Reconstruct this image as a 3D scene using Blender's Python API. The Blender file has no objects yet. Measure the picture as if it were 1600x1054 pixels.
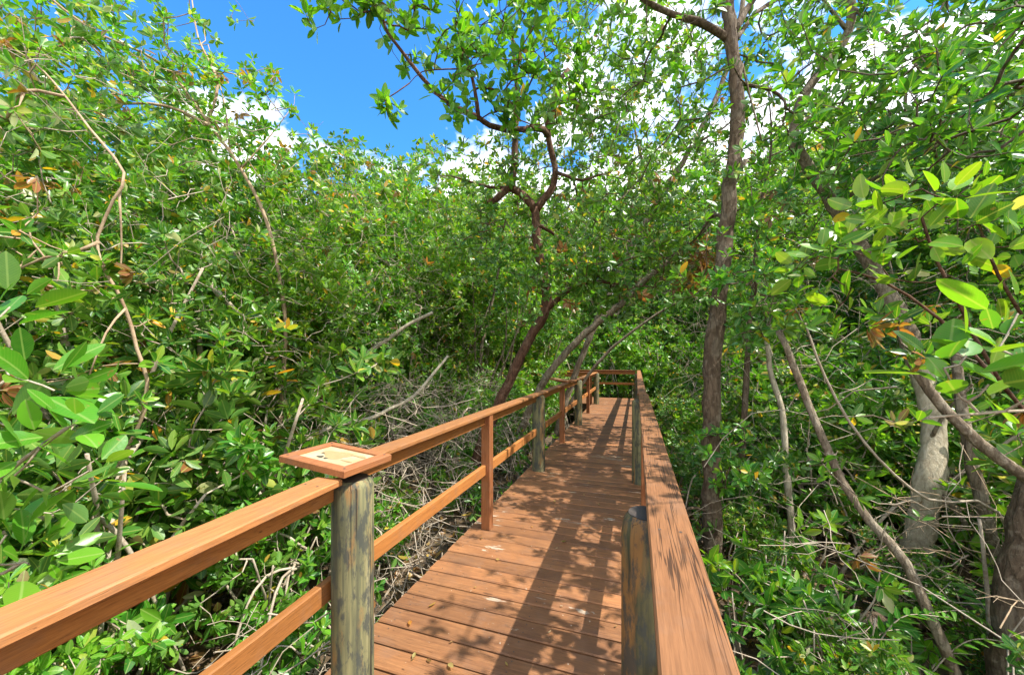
import bpy, math, random
import numpy as np
from mathutils import Vector
R = math.radians
rng = np.random.default_rng(7)
random.seed(7)
scene = bpy.context.scene
COL = scene.collection

# ------------------------------------------------------------------ camera geometry
# world: X to the right of the walkway, Y along it, Z up, deck top at z = 0
F, HX, HY, YAW, EYE = 584.0, 800.0, 558.0, R(18.5), 1.596
CY, SY = math.cos(YAW), math.sin(YAW)
GZ = -0.75                                    # mud level
def P(px, py, Z):
    X = (px - HX) / F * Z
    return np.array([X * CY - Z * SY, X * SY + Z * CY, EYE - (py - HY) / F * Z])

# ------------------------------------------------------------------ mesh helpers
def mesh_np(name, V, quads=None, tris=None, col=None, smooth=True):
    V = np.asarray(V, dtype=np.float32)
    q = np.asarray(quads, dtype=np.int32).reshape(-1, 4) if quads is not None and len(quads) else np.zeros((0, 4), np.int32)
    t = np.asarray(tris, dtype=np.int32).reshape(-1, 3) if tris is not None and len(tris) else np.zeros((0, 3), np.int32)
    me = bpy.data.meshes.new(name)
    me.vertices.add(len(V)); me.vertices.foreach_set('co', V.ravel())
    me.loops.add(q.size + t.size)
    me.loops.foreach_set('vertex_index', np.concatenate([q.ravel(), t.ravel()]))
    me.polygons.add(len(q) + len(t))
    tot = np.concatenate([np.full(len(q), 4, np.int32), np.full(len(t), 3, np.int32)])
    start = np.concatenate([[0], np.cumsum(tot)[:-1]]).astype(np.int32)
    me.polygons.foreach_set('loop_start', start)
    me.polygons.foreach_set('use_smooth', np.full(len(tot), smooth, dtype=bool))
    if col is not None:
        a = me.attributes.new('Col', 'FLOAT_COLOR', 'POINT')
        a.data.foreach_set('color', np.asarray(col, dtype=np.float32).ravel())
    me.update(calc_edges=True)
    return me

class MB:
    """collects boxes, tubes and plates into one mesh"""
    def __init__(s): s.v = []; s.q = []; s.t = []; s.c = []; s.n = 0
    def add(s, V, q=(), t=(), col=(1, 1, 1, 1)):
        V = np.asarray(V, float); k = s.n
        s.v.append(V); s.n += len(V)
        if len(q): s.q.append(np.asarray(q, int).reshape(-1, 4) + k)
        if len(t): s.t.append(np.asarray(t, int).reshape(-1, 3) + k)
        s.c.append(np.tile(np.asarray(col, float), (len(V), 1)) if np.ndim(col) == 1 else np.asarray(col, float))
    def mesh(s, name, smooth=True):
        return mesh_np(name, np.concatenate(s.v), np.concatenate(s.q) if s.q else None,
                       np.concatenate(s.t) if s.t else None, np.concatenate(s.c), smooth)
    def build(s, name, mat, parent=None, smooth=False, loc=None):
        o = bpy.data.objects.new(name, s.mesh(name, smooth)); COL.objects.link(o)
        o.data.materials.append(mat)
        if parent is not None: o.parent = parent
        if loc is not None: o.location = loc
        return o
    def bar(s, a, b, w, h, bev=0.004, up=(0, 0, 1), col=(1, 1, 1, 1), jit=0.0):
        """board from a to b, width w sideways, height h, chamfered long edges; a,b on the centre line"""
        a = np.asarray(a, float); b = np.asarray(b, float)
        d = b - a; L = np.linalg.norm(d); d /= L
        up = np.asarray(up, float); side = np.cross(d, up); side /= np.linalg.norm(side); up = np.cross(side, d)
        x, z = w / 2, h / 2; e = bev
        prof = [(-x + e, -z), (x - e, -z), (x, -z + e), (x, z - e), (x - e, z), (-x + e, z), (-x, z - e), (-x, -z + e)]
        n = max(1, int(L / 0.35)) if jit else 1
        rows = []
        for i in range(n + 1):
            p = a + d * L * i / n
            j = jit * (rng.random(2) - .5) if 0 < i < n else (0, 0)
            k = 1.0
            rows.append([p + side * (px * k + j[0]) + up * (pz * k + j[1]) for px, pz in prof])
        V = np.array(rows).reshape(-1, 3); q = []
        for i in range(n):
            for k in range(8):
                k2 = (k + 1) % 8
                q.append((i * 8 + k, i * 8 + k2, i * 8 + 8 + k2, i * 8 + 8 + k))
        m = n * 8
        q += [(0, 7, 2, 1), (7, 6, 3, 2), (6, 5, 4, 3), (m, m + 1, m + 2, m + 7), (m + 7, m + 2, m + 3, m + 6), (m + 6, m + 3, m + 4, m + 5)]
        s.add(V, q, (), col)
    def tube(s, pts, rad, sides=8, cap=True, rough=0.0, col=(1, 1, 1, 1)):
        pts = np.asarray(pts, float); n = len(pts); rad = np.broadcast_to(np.asarray(rad, float), (n,))
        d = np.gradient(pts, axis=0); d /= np.linalg.norm(d, axis=1)[:, None] + 1e-9
        ref = np.array([0.31, 0.95, 0.1]) if abs(d[0][2]) > .5 else np.array([0, 0, 1.])
        u = np.cross(d, ref); u /= np.linalg.norm(u, axis=1)[:, None] + 1e-9
        w = np.cross(d, u)
        ang = np.arange(sides) * 2 * math.pi / sides
        rr = rad[:, None] * (1 + rough * (rng.random((n, sides)) - .5) + rough * .6 * np.sin(ang * 3 + rng.random() * 6)[None, :])
        V = pts[:, None, :] + rr[:, :, None] * (np.cos(ang)[None, :, None] * u[:, None, :] + np.sin(ang)[None, :, None] * w[:, None, :])
        V = V.reshape(-1, 3); q = []
        i = np.arange(n - 1)[:, None] * sides; k = np.arange(sides)[None, :]; k2 = (k + 1) % sides
        q = np.stack([i + k, i + k2, i + sides + k2, i + sides + k], -1).reshape(-1, 4)
        t = []
        if cap:
            V = np.vstack([V, pts[0], pts[-1]]); c0 = n * sides
            for k in range(sides):
                k2 = (k + 1) % sides
                t.append((c0, k2, k)); t.append((c0 + 1, (n - 1) * sides + k, (n - 1) * sides + k2))
        s.add(V, q, t, col)

def smooth_poly(pts, step=0.12):
    """Catmull-Rom through the points"""
    pts = np.asarray(pts, float)
    if len(pts) < 2: return pts
    p = np.vstack([2 * pts[0] - pts[1], pts, 2 * pts[-1] - pts[-2]]); out = []
    for i in range(1, len(p) - 2):
        n = max(2, int(np.linalg.norm(p[i + 1] - p[i]) / step))
        for t in np.arange(n) / n:
            out.append(.5 * ((2 * p[i]) + (-p[i - 1] + p[i + 1]) * t + (2 * p[i - 1] - 5 * p[i] + 4 * p[i + 1] - p[i + 2]) * t * t
                             + (-p[i - 1] + 3 * p[i] - 3 * p[i + 1] + p[i + 2]) * t ** 3))
    out.append(pts[-1]); return np.array(out)

def tag(o, label=None, cat=None, group=None, kind=None):
    if label: o['label'] = label
    if cat: o['category'] = cat
    if group: o['group'] = group
    if kind: o['kind'] = kind
    return o
def empty(name, loc=(0, 0, 0), label=None, cat=None, group=None):
    o = bpy.data.objects.new(name, None); COL.objects.link(o); o.location = loc
    o.empty_display_size = .2
    return tag(o, label, cat, group)
def copy_tree(o, parent=None):
    c = o.copy(); COL.objects.link(c)
    if parent is not None: c.parent = parent
    for ch in list(o.children): copy_tree(ch, c)
    return c

# ------------------------------------------------------------------ materials
class NT:
    def __init__(s, name):
        s.m = bpy.data.materials.new(name); s.m.use_nodes = True; s.t = s.m.node_tree; s.t.nodes.clear()
        s.out = s.n('ShaderNodeOutputMaterial')
    def n(s, ty, **kw):
        x = s.t.nodes.new(ty)
        for k, v in kw.items():
            if k.startswith('i_'):
                key = k[2:].replace('_', ' ')
                key = int(key) if key.isdigit() else key
                x.inputs[key].default_value = v
            else: setattr(x, k, v)
        return x
    def l(s, a, b): s.t.links.new(a, b)
    def math(s, op, a, b=None, c=None, clamp=False):
        x = s.n('ShaderNodeMath', operation=op); x.use_clamp = clamp
        for i, v in enumerate((a, b, c)):
            if v is None: continue
            if isinstance(v, (int, float)): x.inputs[i].default_value = v
            else: s.l(v, x.inputs[i])
        return x.outputs[0]
    def mix(s, fac, a, b, mode='MIX'):
        x = s.n('ShaderNodeMix', data_type='RGBA', blend_type=mode)
        for sock, v in ((x.inputs[0], fac), (x.inputs[6], a), (x.inputs[7], b)):
            if isinstance(v, (int, float)): sock.default_value = v
            elif isinstance(v, (tuple, list)): sock.default_value = (*v, 1) if len(v) == 3 else v
            else: s.l(v, sock)
        return x.outputs[2]
    def ramp(s, fac, stops, interp='LINEAR'):
        x = s.n('ShaderNodeValToRGB'); x.color_ramp.interpolation = interp
        e = x.color_ramp.elements
        while len(e) > 1: e.remove(e[-1])
        for i, (p, c) in enumerate(stops):
            k = e[0] if i == 0 else e.new(p)
            k.position = p; k.color = (*c, 1) if isinstance(c, (tuple, list)) else (c, c, c, 1)
        s.l(fac, x.inputs[0]); return x.outputs[0]
    def noise(s, vec, scale, detail=4, rough=.55, dist=0):
        x = s.n('ShaderNodeTexNoise', i_Scale=scale, i_Detail=detail, i_Roughness=rough, i_Distortion=dist)
        s.l(vec, x.inputs['Vector']); return x.outputs['Fac']
    def mapping(s, vec, scale, loc=None):
        x = s.n('ShaderNodeMapping'); x.inputs['Scale'].default_value = scale
        if loc is not None: s.l(loc, x.inputs['Location'])
        s.l(vec, x.inputs['Vector']); return x.outputs[0]
    def principled(s, color, rough=.6, height=None, bump=.3, bdist=.01, spec=.4):
        b = s.n('ShaderNodeBsdfPrincipled')
        for sock, v in ((b.inputs['Base Color'], color), (b.inputs['Roughness'], rough)):
            if isinstance(v, (int, float)): sock.default_value = v
            elif isinstance(v, (tuple, list)): sock.default_value = (*v, 1)
            else: s.l(v, sock)
        b.inputs['Specular IOR Level'].default_value = spec
        if height is not None:
            bp = s.n('ShaderNodeBump', i_Strength=bump, i_Distance=bdist); s.l(height, bp.inputs['Height']); s.l(bp.outputs[0], b.inputs['Normal'])
        return b
    def finish(s, b): s.l(b.outputs[0], s.out.inputs['Surface']); return s.m

def stained_wood(name, axis, light, dark, crack=.5, worn=0.0, rough=.62, ct=.028, cs=90):
    """stained timber, grain along one axis"""
    t = NT(name); tc = t.n('ShaderNodeTexCoord').outputs['Object']
    at = t.n('ShaderNodeAttribute', attribute_name='Col')
    sep = t.n('ShaderNodeSeparateColor'); t.l(at.outputs['Color'], sep.inputs[0])
    off = t.n('ShaderNodeCombineXYZ')
    t.l(t.math('MULTIPLY', sep.outputs[0], 37.0), off.inputs[0]); t.l(t.math('MULTIPLY', sep.outputs[0], 91.0), off.inputs[1]); t.l(t.math('MULTIPLY', sep.outputs[0], 53.0), off.inputs[2])
    g = [1.0, 1.0, 1.0]; g[axis] = 0.045
    fine = t.mapping(tc, tuple(x * 1 for x in g), off.outputs[0])
    n1 = t.noise(fine, 210, 4, .65)                      # fibres
    n2 = t.noise(fine, 58, 5, .65, .4)                   # grain bands
    n3 = t.noise(t.mapping(tc, (1, 1, 1), off.outputs[0]), 2.2, 3)                       # broad mottling
    g2 = [1.0, 1.0, 1.0]; g2[axis] = 0.03
    n4 = t.noise(t.mapping(tc, tuple(g2), off.outputs[0]), cs, 1, .4, .25)
    pres = t.ramp(t.noise(t.mapping(tc, tuple(x if i != axis else .12 for i, x in enumerate((1., 1., 1.))), off.outputs[0]), 17, 3, .6), [(.42, 0), (.56, 1)])
    cr = t.ramp(t.math('ABSOLUTE', t.math('SUBTRACT', n4, .46)), [(.0, 1.0), (ct * .4, 1.0), (ct, 0.0), (1, 0.0)])          # open checks along the grain
    cr = t.math('MULTIPLY', cr, pres)
    c = t.mix(t.ramp(n2, [(.3, 0.0), (.7, 1.0)]), dark, light)
    c = t.mix(t.math('MULTIPLY', t.ramp(n1, [(.3, 1.0), (.62, 0.0)]), .62), c, tuple(x * .45 for x in dark))
    c = t.mix(t.math('MULTIPLY', t.ramp(n3, [(.35, 1.0), (.65, 0.0)]), .3), c, tuple(x * .72 for x in light))
    c = t.mix(.75, c, t.mix(1.0, c, t.ramp(sep.outputs[1], [(0, (.50, .48, .48)), (.5, (.86, .85, .83)), (1, (1.2, 1.14, 1.08))]), 'MULTIPLY'))
    c = t.mix(t.math('MULTIPLY', cr, crack), c, tuple(x * .16 for x in dark))
    c = t.mix(sep.outputs[2], c, (.07, .055, .045))
    h = t.math('ADD', t.math('MULTIPLY', n1, .35), t.math('MULTIPLY', cr, -1.5 * crack))
    h = t.math('ADD', h, t.math('MULTIPLY', n2, .5))
    g5 = [1.0, 1.0, 1.0]; g5[axis] = .28
    nick = t.ramp(t.noise(t.mapping(tc, tuple(g5), off.outputs[0]), 32, 2, .5), [(0, 0), (.735, 0), (.765, 1), (1, 1)])
    c = t.mix(t.math('MULTIPLY', nick, .75), c, tuple(x * .22 for x in dark))
    grime = t.noise(t.mapping(tc, (1, 1, 1), off.outputs[0]), 7, 5, .68)
    c = t.mix(t.math('MULTIPLY', t.ramp(grime, [(.5, 0), (.72, 1)]), .35), c, (.20, .125, .085))
    ro = t.math('ADD', t.math('MULTIPLY', n2, .2), rough - .1)
    if worn:
        g3 = [1.0, 1.0, 1.0]; g3[axis] = .22
        w1 = t.noise(t.mapping(tc, tuple(g3), off.outputs[0]), 9.0, 7, .68, .3)
        w2 = t.noise(tc, 1.1, 2)
        w = t.ramp(t.math('ADD', w1, t.math('MULTIPLY', w2, .42)), [(.0, 0.0), (.945 - .04 * worn, 0.0), (.965 - .04 * worn, 1.0), (1, 1.0)])
        c = t.mix(t.math('MULTIPLY', w, .8), c, (.46, .38, .28))
        spots = t.noise(tc, 42, 2, .4)
        c = t.mix(t.math('MULTIPLY', t.ramp(spots, [(.0, 0), (.735, 0), (.76, 1), (1, 1)]), .6), c, (.55, .45, .34))
        dirt = t.noise(tc, 3.3, 5, .65)
        c = t.mix(t.math('MULTIPLY', t.ramp(dirt, [(.42, 0), (.72, 1)]), .5), c, (.10, .05, .028))
    return t.finish(t.principled(c, ro, h, .35, .004, .35))

def post_wood(name, shift=0.0, k=1.15):
    """round timber, treated green going grey, rust stained streaks"""
    t = NT(name); tc = t.n('ShaderNodeTexCoord').outputs['Object']
    info = t.n('ShaderNodeObjectInfo')
    off = t.n('ShaderNodeCombineXYZ'); t.l(t.math('MULTIPLY', info.outputs['Random'], 40.), off.inputs[0]); t.l(t.math('MULTIPLY', info.outputs['Random'], 17.), off.inputs[2])
    st = t.mapping(tc, (1, 1, .05), off.outputs[0])
    a = t.noise(st, 26, 5, .6); b = t.noise(t.mapping(tc, (1, 1, .16), off.outputs[0]), 11, 5, .65, .5); f = t.noise(st, 110, 3)
    c = t.ramp(a, [(.28, (.045 * k, .04 * k, .03 * k)), (.45, (.10 * k, .10 * k, .055 * k)), (.58, (.18 * k, .165 * k, .078 * k)), (.75, (.25 * k, .22 * k, .13 * k))])
    c = t.mix(t.ramp(b, [(.50 + shift, 0), (.62 + shift, .85)]), c, (.27, .135, .045))
    mo = t.noise(t.mapping(tc, (1, 1, .35), off.outputs[0]), 21, 5, .7)
    c = t.mix(t.math('MULTIPLY', t.ramp(mo, [(.48, 0), (.58, 1)]), .85), c, (.05, .055, .05))
    cr = t.ramp(t.noise(t.mapping(tc, (1, 1, .02), off.outputs[0]), 34, 2, .5, .8), [(0, 1), (.30, 1), (.34, 0), (1, 0)])
    c = t.mix(t.math('MULTIPLY', cr, .8), c, (.015, .012, .01))
    h = t.math('ADD', t.math('MULTIPLY', f, .5), t.math('MULTIPLY', cr, -1.4))
    return t.finish(t.principled(c, .75, h, .5, .005, .25))

def bark(name, dark, light, patch, amt=.5, scale=1.0, ck=.45):
    t = NT(name); tc = t.n('ShaderNodeTexCoord').outputs['Object']
    v = t.mapping(tc, (1, 1, .30))
    a = t.noise(v, 34 * scale, 7, .70, .5); b = t.noise(tc, 6 * scale, 5, .65, .3); f = t.noise(v, 130 * scale, 4, .6)
    vo = t.n('ShaderNodeTexVoronoi', feature='DISTANCE_TO_EDGE', i_Scale=22 * scale); t.l(t.mapping(tc, (1, 1, .28)), vo.inputs['Vector'])
    wv = t.math('ADD', vo.outputs['Distance'], t.math('MULTIPLY', t.math('SUBTRACT', a, .5), .35))
    crack = t.ramp(wv, [(0, 1), (.05, .8), (.16, 0), (1, 0)])
    c = t.mix(t.ramp(a, [(.32, 0), (.68, 1)]), dark, light)
    c = t.mix(t.math('MULTIPLY', t.ramp(b, [(.50, 0), (.57, 1)]), amt), c, patch)
    l2 = t.noise(tc, 19 * scale, 4, .7); c = t.mix(t.math('MULTIPLY', t.ramp(l2, [(.60, 0), (.66, 1)]), amt * .8), c, tuple(min(.6, x * 1.5) for x in patch))
    c = t.mix(t.math('MULTIPLY', crack, ck), c, tuple(x * .4 for x in dark))
    h = t.math('ADD', t.math('ADD', a, t.math('MULTIPLY', f, .4)), t.math('MULTIPLY', crack, -1.1 * ck))
    return t.finish(t.principled(c, .87, h, .9, .018, .2))

def leaf_mat(name, trans=.37, rough=.42, veins=False):
    t = NT(name)
    at = t.n('ShaderNodeAttribute', attribute_name='Col')
    tc = t.n('ShaderNodeTexCoord').outputs['Object']
    rib = t.ramp(at.outputs['Alpha'], [(0, 1), (.05, .85), (.11, 0), (1, 0)])
    mott = t.noise(tc, 60, 3, .6)
    c = t.mix(t.math('MULTIPLY', t.ramp(mott, [(.4, 0), (.7, 1)]), .22), at.outputs['Color'], (.15, .25, .025))
    if veins:
        tv = t.n('ShaderNodeAttribute', attribute_name='T')
        ph = t.math('SUBTRACT', t.math('MULTIPLY', tv.outputs['Fac'], 15), t.math('MULTIPLY', at.outputs['Alpha'], 3.2))
        ve = t.ramp(t.math('FRACT', ph), [(0, 1), (.10, .2), (.22, 0), (.9, 0), (1, 1)])
        c = t.mix(t.math('MULTIPLY', ve, .30), c, (.26, .36, .08))
    c = t.mix(t.math('MULTIPLY', rib, .6), c, (.34, .42, .11))
    inf = t.n('ShaderNodeObjectInfo').outputs['Random']
    c = t.mix(1.0, c, t.ramp(inf, [(0, (.72, .86, .9)), (.25, (1.0, 1.0, 1.0)), (.5, (1.14, 1.0, .9)), (.75, (.86, .92, 1.1)), (1, (1.0, 1.12, .95))]), 'MULTIPLY')
    sp = t.noise(tc, 34, 3, .65)
    c = t.mix(t.math('MULTIPLY', t.ramp(sp, [(.655, 0), (.70, 1)]), .7), c, (.26, .17, .05))
    c = t.mix(t.math('MULTIPLY', t.ramp(at.outputs['Alpha'], [(.9, 0), (1, 1)]), .3), c, (.32, .34, .06))
    geo = t.n('ShaderNodeNewGeometry')
    c2 = t.mix(t.math('MULTIPLY', geo.outputs['Backfacing'], .30), c, (.22, .33, .09))
    b = t.principled(c2, rough, mott, .15, .004, .46)
    tr = t.n('ShaderNodeBsdfTranslucent'); t.l(t.mix(1.0, c, (2.0, 1.9, .55), 'MULTIPLY'), tr.inputs[0])
    mx = t.n('ShaderNodeMixShader'); mx.inputs[0].default_value = trans
    t.l(b.outputs[0], mx.inputs[1]); t.l(tr.outputs[0], mx.inputs[2])
    t.l(mx.outputs[0], t.out.inputs['Surface']); return t.m

ORANGE_L, ORANGE_D = (.45, .185, .048), (.35, .130, .033)
M_deck = stained_wood('deck_stain', 0, (.385, .178, .071), (.25, .105, .043), .5, 2.0)
M_cap = stained_wood('cap_stain', 1, (.43, .192, .068), (.34, .142, .048), .4, 0, .62, .022, 100)
M_capR = stained_wood('cracked_cap_stain', 1, (.40, .182, .073), (.30, .128, .050), .95, 0, .66, .055, 105)
M_capx = stained_wood('cap_stain_cross', 0, (.38, .155, .062), (.23, .08, .035), .5)
M_rail = stained_wood('rail_stain', 1, ORANGE_L, ORANGE_D, .25)
M_railx = stained_wood('rail_stain_cross', 0, ORANGE_L, ORANGE_D, .25)
M_sq = stained_wood('post_stain', 2, (.41, .158, .056), (.26, .086, .03), .35)
M_top = stained_wood('cut_top', 1, (.42, .25, .17), (.30, .16, .10), .4)
M_frame = stained_wood('frame_stain', 1, (.41, .165, .062), (.28, .10, .037), .15)
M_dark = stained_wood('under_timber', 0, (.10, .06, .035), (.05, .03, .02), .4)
M_post = post_wood('weathered_round_post', .02)
M_postB = post_wood('orange_round_post', -.06, .6)
M_barkD = bark('dark_bark', (.075, .050, .032), (.175, .125, .082), (.26, .22, .165), .4, .8, .35)
M_barkR = bark('red_brown_bark', (.070, .034, .022), (.18, .092, .055), (.22, .16, .11), .3, .9, .3)
M_barkG = bark('grey_bark', (.125, .09, .058), (.30, .235, .165), (.38, .33, .25), .5, 1.0, .3)
M_barkP = bark('pale_bark', (.34, .28, .19), (.56, .50, .38), (.20, .165, .11), .45, .7, .08)
def twig_mat(name, lo, hi, spot):
    t = NT(name); tc = t.n('ShaderNodeTexCoord').outputs['Object']
    a = t.noise(tc, 7, 4, .6); f = t.noise(tc, 90, 4, .65)
    c = t.mix(t.ramp(t.math('ADD', t.math('MULTIPLY', a, .6), t.math('MULTIPLY', f, .4)), [(.38, 0), (.62, 1)]), lo, hi)
    c = t.mix(t.math('MULTIPLY', t.ramp(t.noise(tc, 24, 3), [(.55, 0), (.63, 1)]), .55), c, spot)
    return t.finish(t.principled(c, .85, f, .5, .006, .2))
M_twig = twig_mat('twig_bark', (.27, .215, .155), (.45, .385, .30), (.24, .16, .10))
M_vine = twig_mat('tan_vine', (.27, .185, .115), (.46, .345, .225), (.28, .17, .10))
M_leaf = leaf_mat('mangrove_leaf', .37, .34)
M_leafN = leaf_mat('broad_leaf', .40, .36)
M_leafV = leaf_mat('veined_leaf', .36, .33, True)

# ------------------------------------------------------------------ leaves
def leaf_template(lod, shape):
    if shape == 'round': prof = lambda t: .5 * (math.sin(math.pi * min(1, t ** .92)) ** .62)
    elif shape == 'frond': prof = lambda t: .5 * (math.sin(math.pi * t ** .6) ** .8)
    else: prof = lambda t: .5 * (math.sin(math.pi * t ** 1.1) ** .72)
    rows = {0: [.36, .72], 1: [.22, .55, .86], 2: [.10, .30, .52, .74, .91]}[lod]
    V = []; q = []; t = []
    if lod == 0:
        V = [(0, 0), (rows[0], -prof(rows[0])), (rows[1], -prof(rows[1])), (1, 0), (rows[1], prof(rows[1])), (rows[0], prof(rows[0]))]
        q = [(0, 3, 2, 1), (0, 5, 4, 3)]
    else:
        V = [(0, 0)]
        for r in rows: V += [(r, -prof(r)), (r, 0), (r, prof(r))]
        V.append((1, 0)); e = len(V) - 1; n = len(rows)
        t = [(0, 2, 1), (0, 3, 2)]
        for i in range(n - 1):
            a = 1 + 3 * i; b = a + 3
            q += [(a, a + 1, b + 1, b), (a + 1, a + 2, b + 2, b + 1)]
        a = 1 + 3 * (n - 1); t += [(a, a + 1, e), (a + 1, a + 2, e)]
    return np.array(V, float), np.array(q, int).reshape(-1, 4), np.array(t, int).reshape(-1, 3)

def nrm(a): return a / (np.linalg.norm(a, axis=-1, keepdims=True) + 1e-9)

def leaves_mesh(name, base, d, n, L, W, col, lod=1, shape='oval', fold=.22, curl=.12):
    """one mesh of many leaves: base points, directions, normals, lengths, widths, colours"""
    T, q, t = leaf_template(lod, shape); N, k = len(base), len(T)
    d = nrm(d); b = nrm(np.cross(d, n)); n = np.cross(b, d)
    L = np.broadcast_to(L, (N,))[:, None, None]; W = np.broadcast_to(W, (N,))[:, None, None]
    cu = (curl * (-.5 + 2.6 * rng.random(N)))[:, None, None]; fold = (fold * (.3 + 1.4 * rng.random(N)))[:, None, None]
    tt = T[None, :, 0, None]; ss = T[None, :, 1, None]
    V = base[:, None, :] + d[:, None, :] * tt * L + b[:, None, :] * ss * W + n[:, None, :] * (fold * np.abs(ss) * W * 1.6 - cu * tt ** 2 * L)
    off = (np.arange(N) * k)[:, None, None]
    C = np.empty((N, k, 4)); C[:, :, :3] = col[:, None, :3]; C[:, :, 3] = np.abs(T[None, :, 1]) * 2
    me = mesh_np(name, V.reshape(-1, 3), (q[None] + off).reshape(-1, 4), (t[None] + off).reshape(-1, 3) if len(t) else None, C.reshape(-1, 4))
    if lod == 2:
        at = me.attributes.new('T', 'FLOAT', 'POINT'); at.data.foreach_set('value', np.tile(T[:, 0], N).astype(np.float32))
    return me

PAL = {
    'mid':   ([(.068, .220, .014), (.040, .170, .014), (.112, .280, .018), (.024, .112, .014), (.180, .305, .026)], [.32, .26, .22, .10, .10]),
    'fresh': ([(.120, .295, .015), (.080, .245, .014), (.185, .340, .022), (.046, .168, .014)], [.35, .3, .2, .15]),
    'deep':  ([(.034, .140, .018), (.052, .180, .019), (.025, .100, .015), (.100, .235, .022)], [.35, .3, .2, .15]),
}
ODD = [(.55, .36, .03), (.46, .22, .03), (.20, .085, .035), (.34, .38, .05), (.36, .40, .20), (.40, .42, .24), (.32, .38, .16)]
def leaf_cols(n, pal='mid', odd=.03, brown=0.0):
    c, w = PAL[pal]; c = np.array(c); i = rng.choice(len(c), n, p=w)
    out = c[i] * (0.8 + .45 * rng.random((n, 1))) * (1 + .12 * (rng.random((n, 3)) - .5))
    m = rng.random(n) < odd; k = rng.choice(len(ODD), n); out[m] = np.array(ODD)[k][m]
    m = rng.random(n) < brown; out[m] = np.array([.23, .10, .045]) * (.6 + .7 * rng.random((m.sum(), 1)))
    return out

def rosettes(tips, dirs, per=(6, 9), size=.10, ratio=.42, pal='mid', odd=.03, lod=1, shape='oval', name='crown', spread=(28, 78), brown_tips=0.0, droop=0.0, fold=.22, curl=.12, stalk=.01):
    B = []; D = []; Nn = []; L = []; C = []
    for p, ax in zip(tips, dirs):
        ax = ax / (np.linalg.norm(ax) + 1e-9)
        h = np.array([1., 0, 0]) if abs(ax[0]) < .8 else np.array([0, 1., 0])
        e1 = np.cross(ax, h); e1 /= np.linalg.norm(e1); e2 = np.cross(ax, e1)
        k = rng.integers(per[0], per[1] + 1); ph = rng.random() * 6.28; isb = rng.random() < brown_tips
        s0 = size * (.8 + .4 * rng.random())
        for j in range(k):
            th = ph + j * 2.3999 + .3 * (rng.random() - .5)
            f = j / max(1, k - 1); an = R(spread[0] + (spread[1] - spread[0]) * f + 14 * (rng.random() - .5))
            if isb: an = R(95 + 50 * rng.random())
            r = e1 * math.cos(th) + e2 * math.sin(th)
            d = ax * math.cos(an) + r * math.sin(an); d = d + np.array([0, 0, -droop])
            nn = ax * math.sin(an) - r * math.cos(an) + .35 * (rng.random(3) - .5)
            B.append(p - ax * .03 * f + d * stalk); D.append(d); Nn.append(nn); L.append(s0 * (.72 + .42 * f + .15 * rng.random()))
            C.append(1 if isb else 0)
    n = len(B); col = leaf_cols(n, pal, odd); C = np.array(C)
    col[C == 1] = np.array([.23, .095, .045]) * (.6 + .8 * rng.random(((C == 1).sum(), 1)))
    L = np.array(L)
    return leaves_mesh(name, np.array(B), np.array(D), np.array(Nn), L, L * ratio * (.85 + .3 * rng.random(n)), col, lod, shape, fold, curl)

# ------------------------------------------------------------------ branching
def grow(limbs, attract, seg=.16, sag=.03, wander=.05, tip_r=.0032):
    """limbs: list of (points, r0, r1); attract: points each reached by a twig. returns twig edges, tips, directions"""
    pos = []; par = []; fixed = []
    for pts, r0, r1 in limbs:
        m = len(pts)
        for i, p in enumerate(pts):
            pos.append(p); par.append(-1); fixed.append(r0 + (r1 - r0) * i / max(1, m - 1))
    nfix = len(pos)
    cap = nfix + len(attract) * 24 + 10
    A = np.zeros((cap, 3)); A[:nfix] = np.array(pos); n = nfix
    par = par + [0] * (cap - nfix)
    attract = np.asarray(attract)
    d0 = np.array([np.min(np.linalg.norm(A[:nfix] - a, axis=1)) for a in attract])
    tips = []; dirs = []
    for a in attract[np.argsort(d0)]:
        dd = np.linalg.norm(A[:n] - a, axis=1)
        dd = dd + .25 * np.maximum(0, A[:n, 2] - a[2])          # prefer to climb
        i = int(np.argmin(dd)); p0 = A[i]; D = np.linalg.norm(a - p0)
        m = min(22, max(2, int(D / seg))); prev = i
        bow = (rng.random(3) - .5) * D * .22 + np.array([0, 0, -sag * D])
        for j in range(1, m + 1):
            f = j / m
            q = p0 + (a - p0) * f + bow * math.sin(math.pi * f) + (rng.random(3) - .5) * wander * (1 if j < m else 0)
            A[n] = q; par[n] = prev; prev = n; n += 1
        dr = A[prev] - A[par[prev]]; tips.append(A[prev].copy()); dirs.append(dr / (np.linalg.norm(dr) + 1e-9))
    rad = np.zeros(n); rad2 = np.zeros(n)
    for i in range(n - 1, nfix - 1, -1):
        r = max(tip_r, rad2[i] ** (1 / 2.2)); rad[i] = r
        p = par[i]
        if p >= nfix: rad2[p] += r ** 2.2
    idx = np.arange(nfix, n); pa = np.array(par[nfix:n])
    ra = np.where(pa >= nfix, rad[pa], rad[idx]); rb = rad[idx]
    return A[pa], A[idx], np.minimum(ra, .03), np.minimum(rb, .03), np.array(tips), np.array(dirs)

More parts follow.
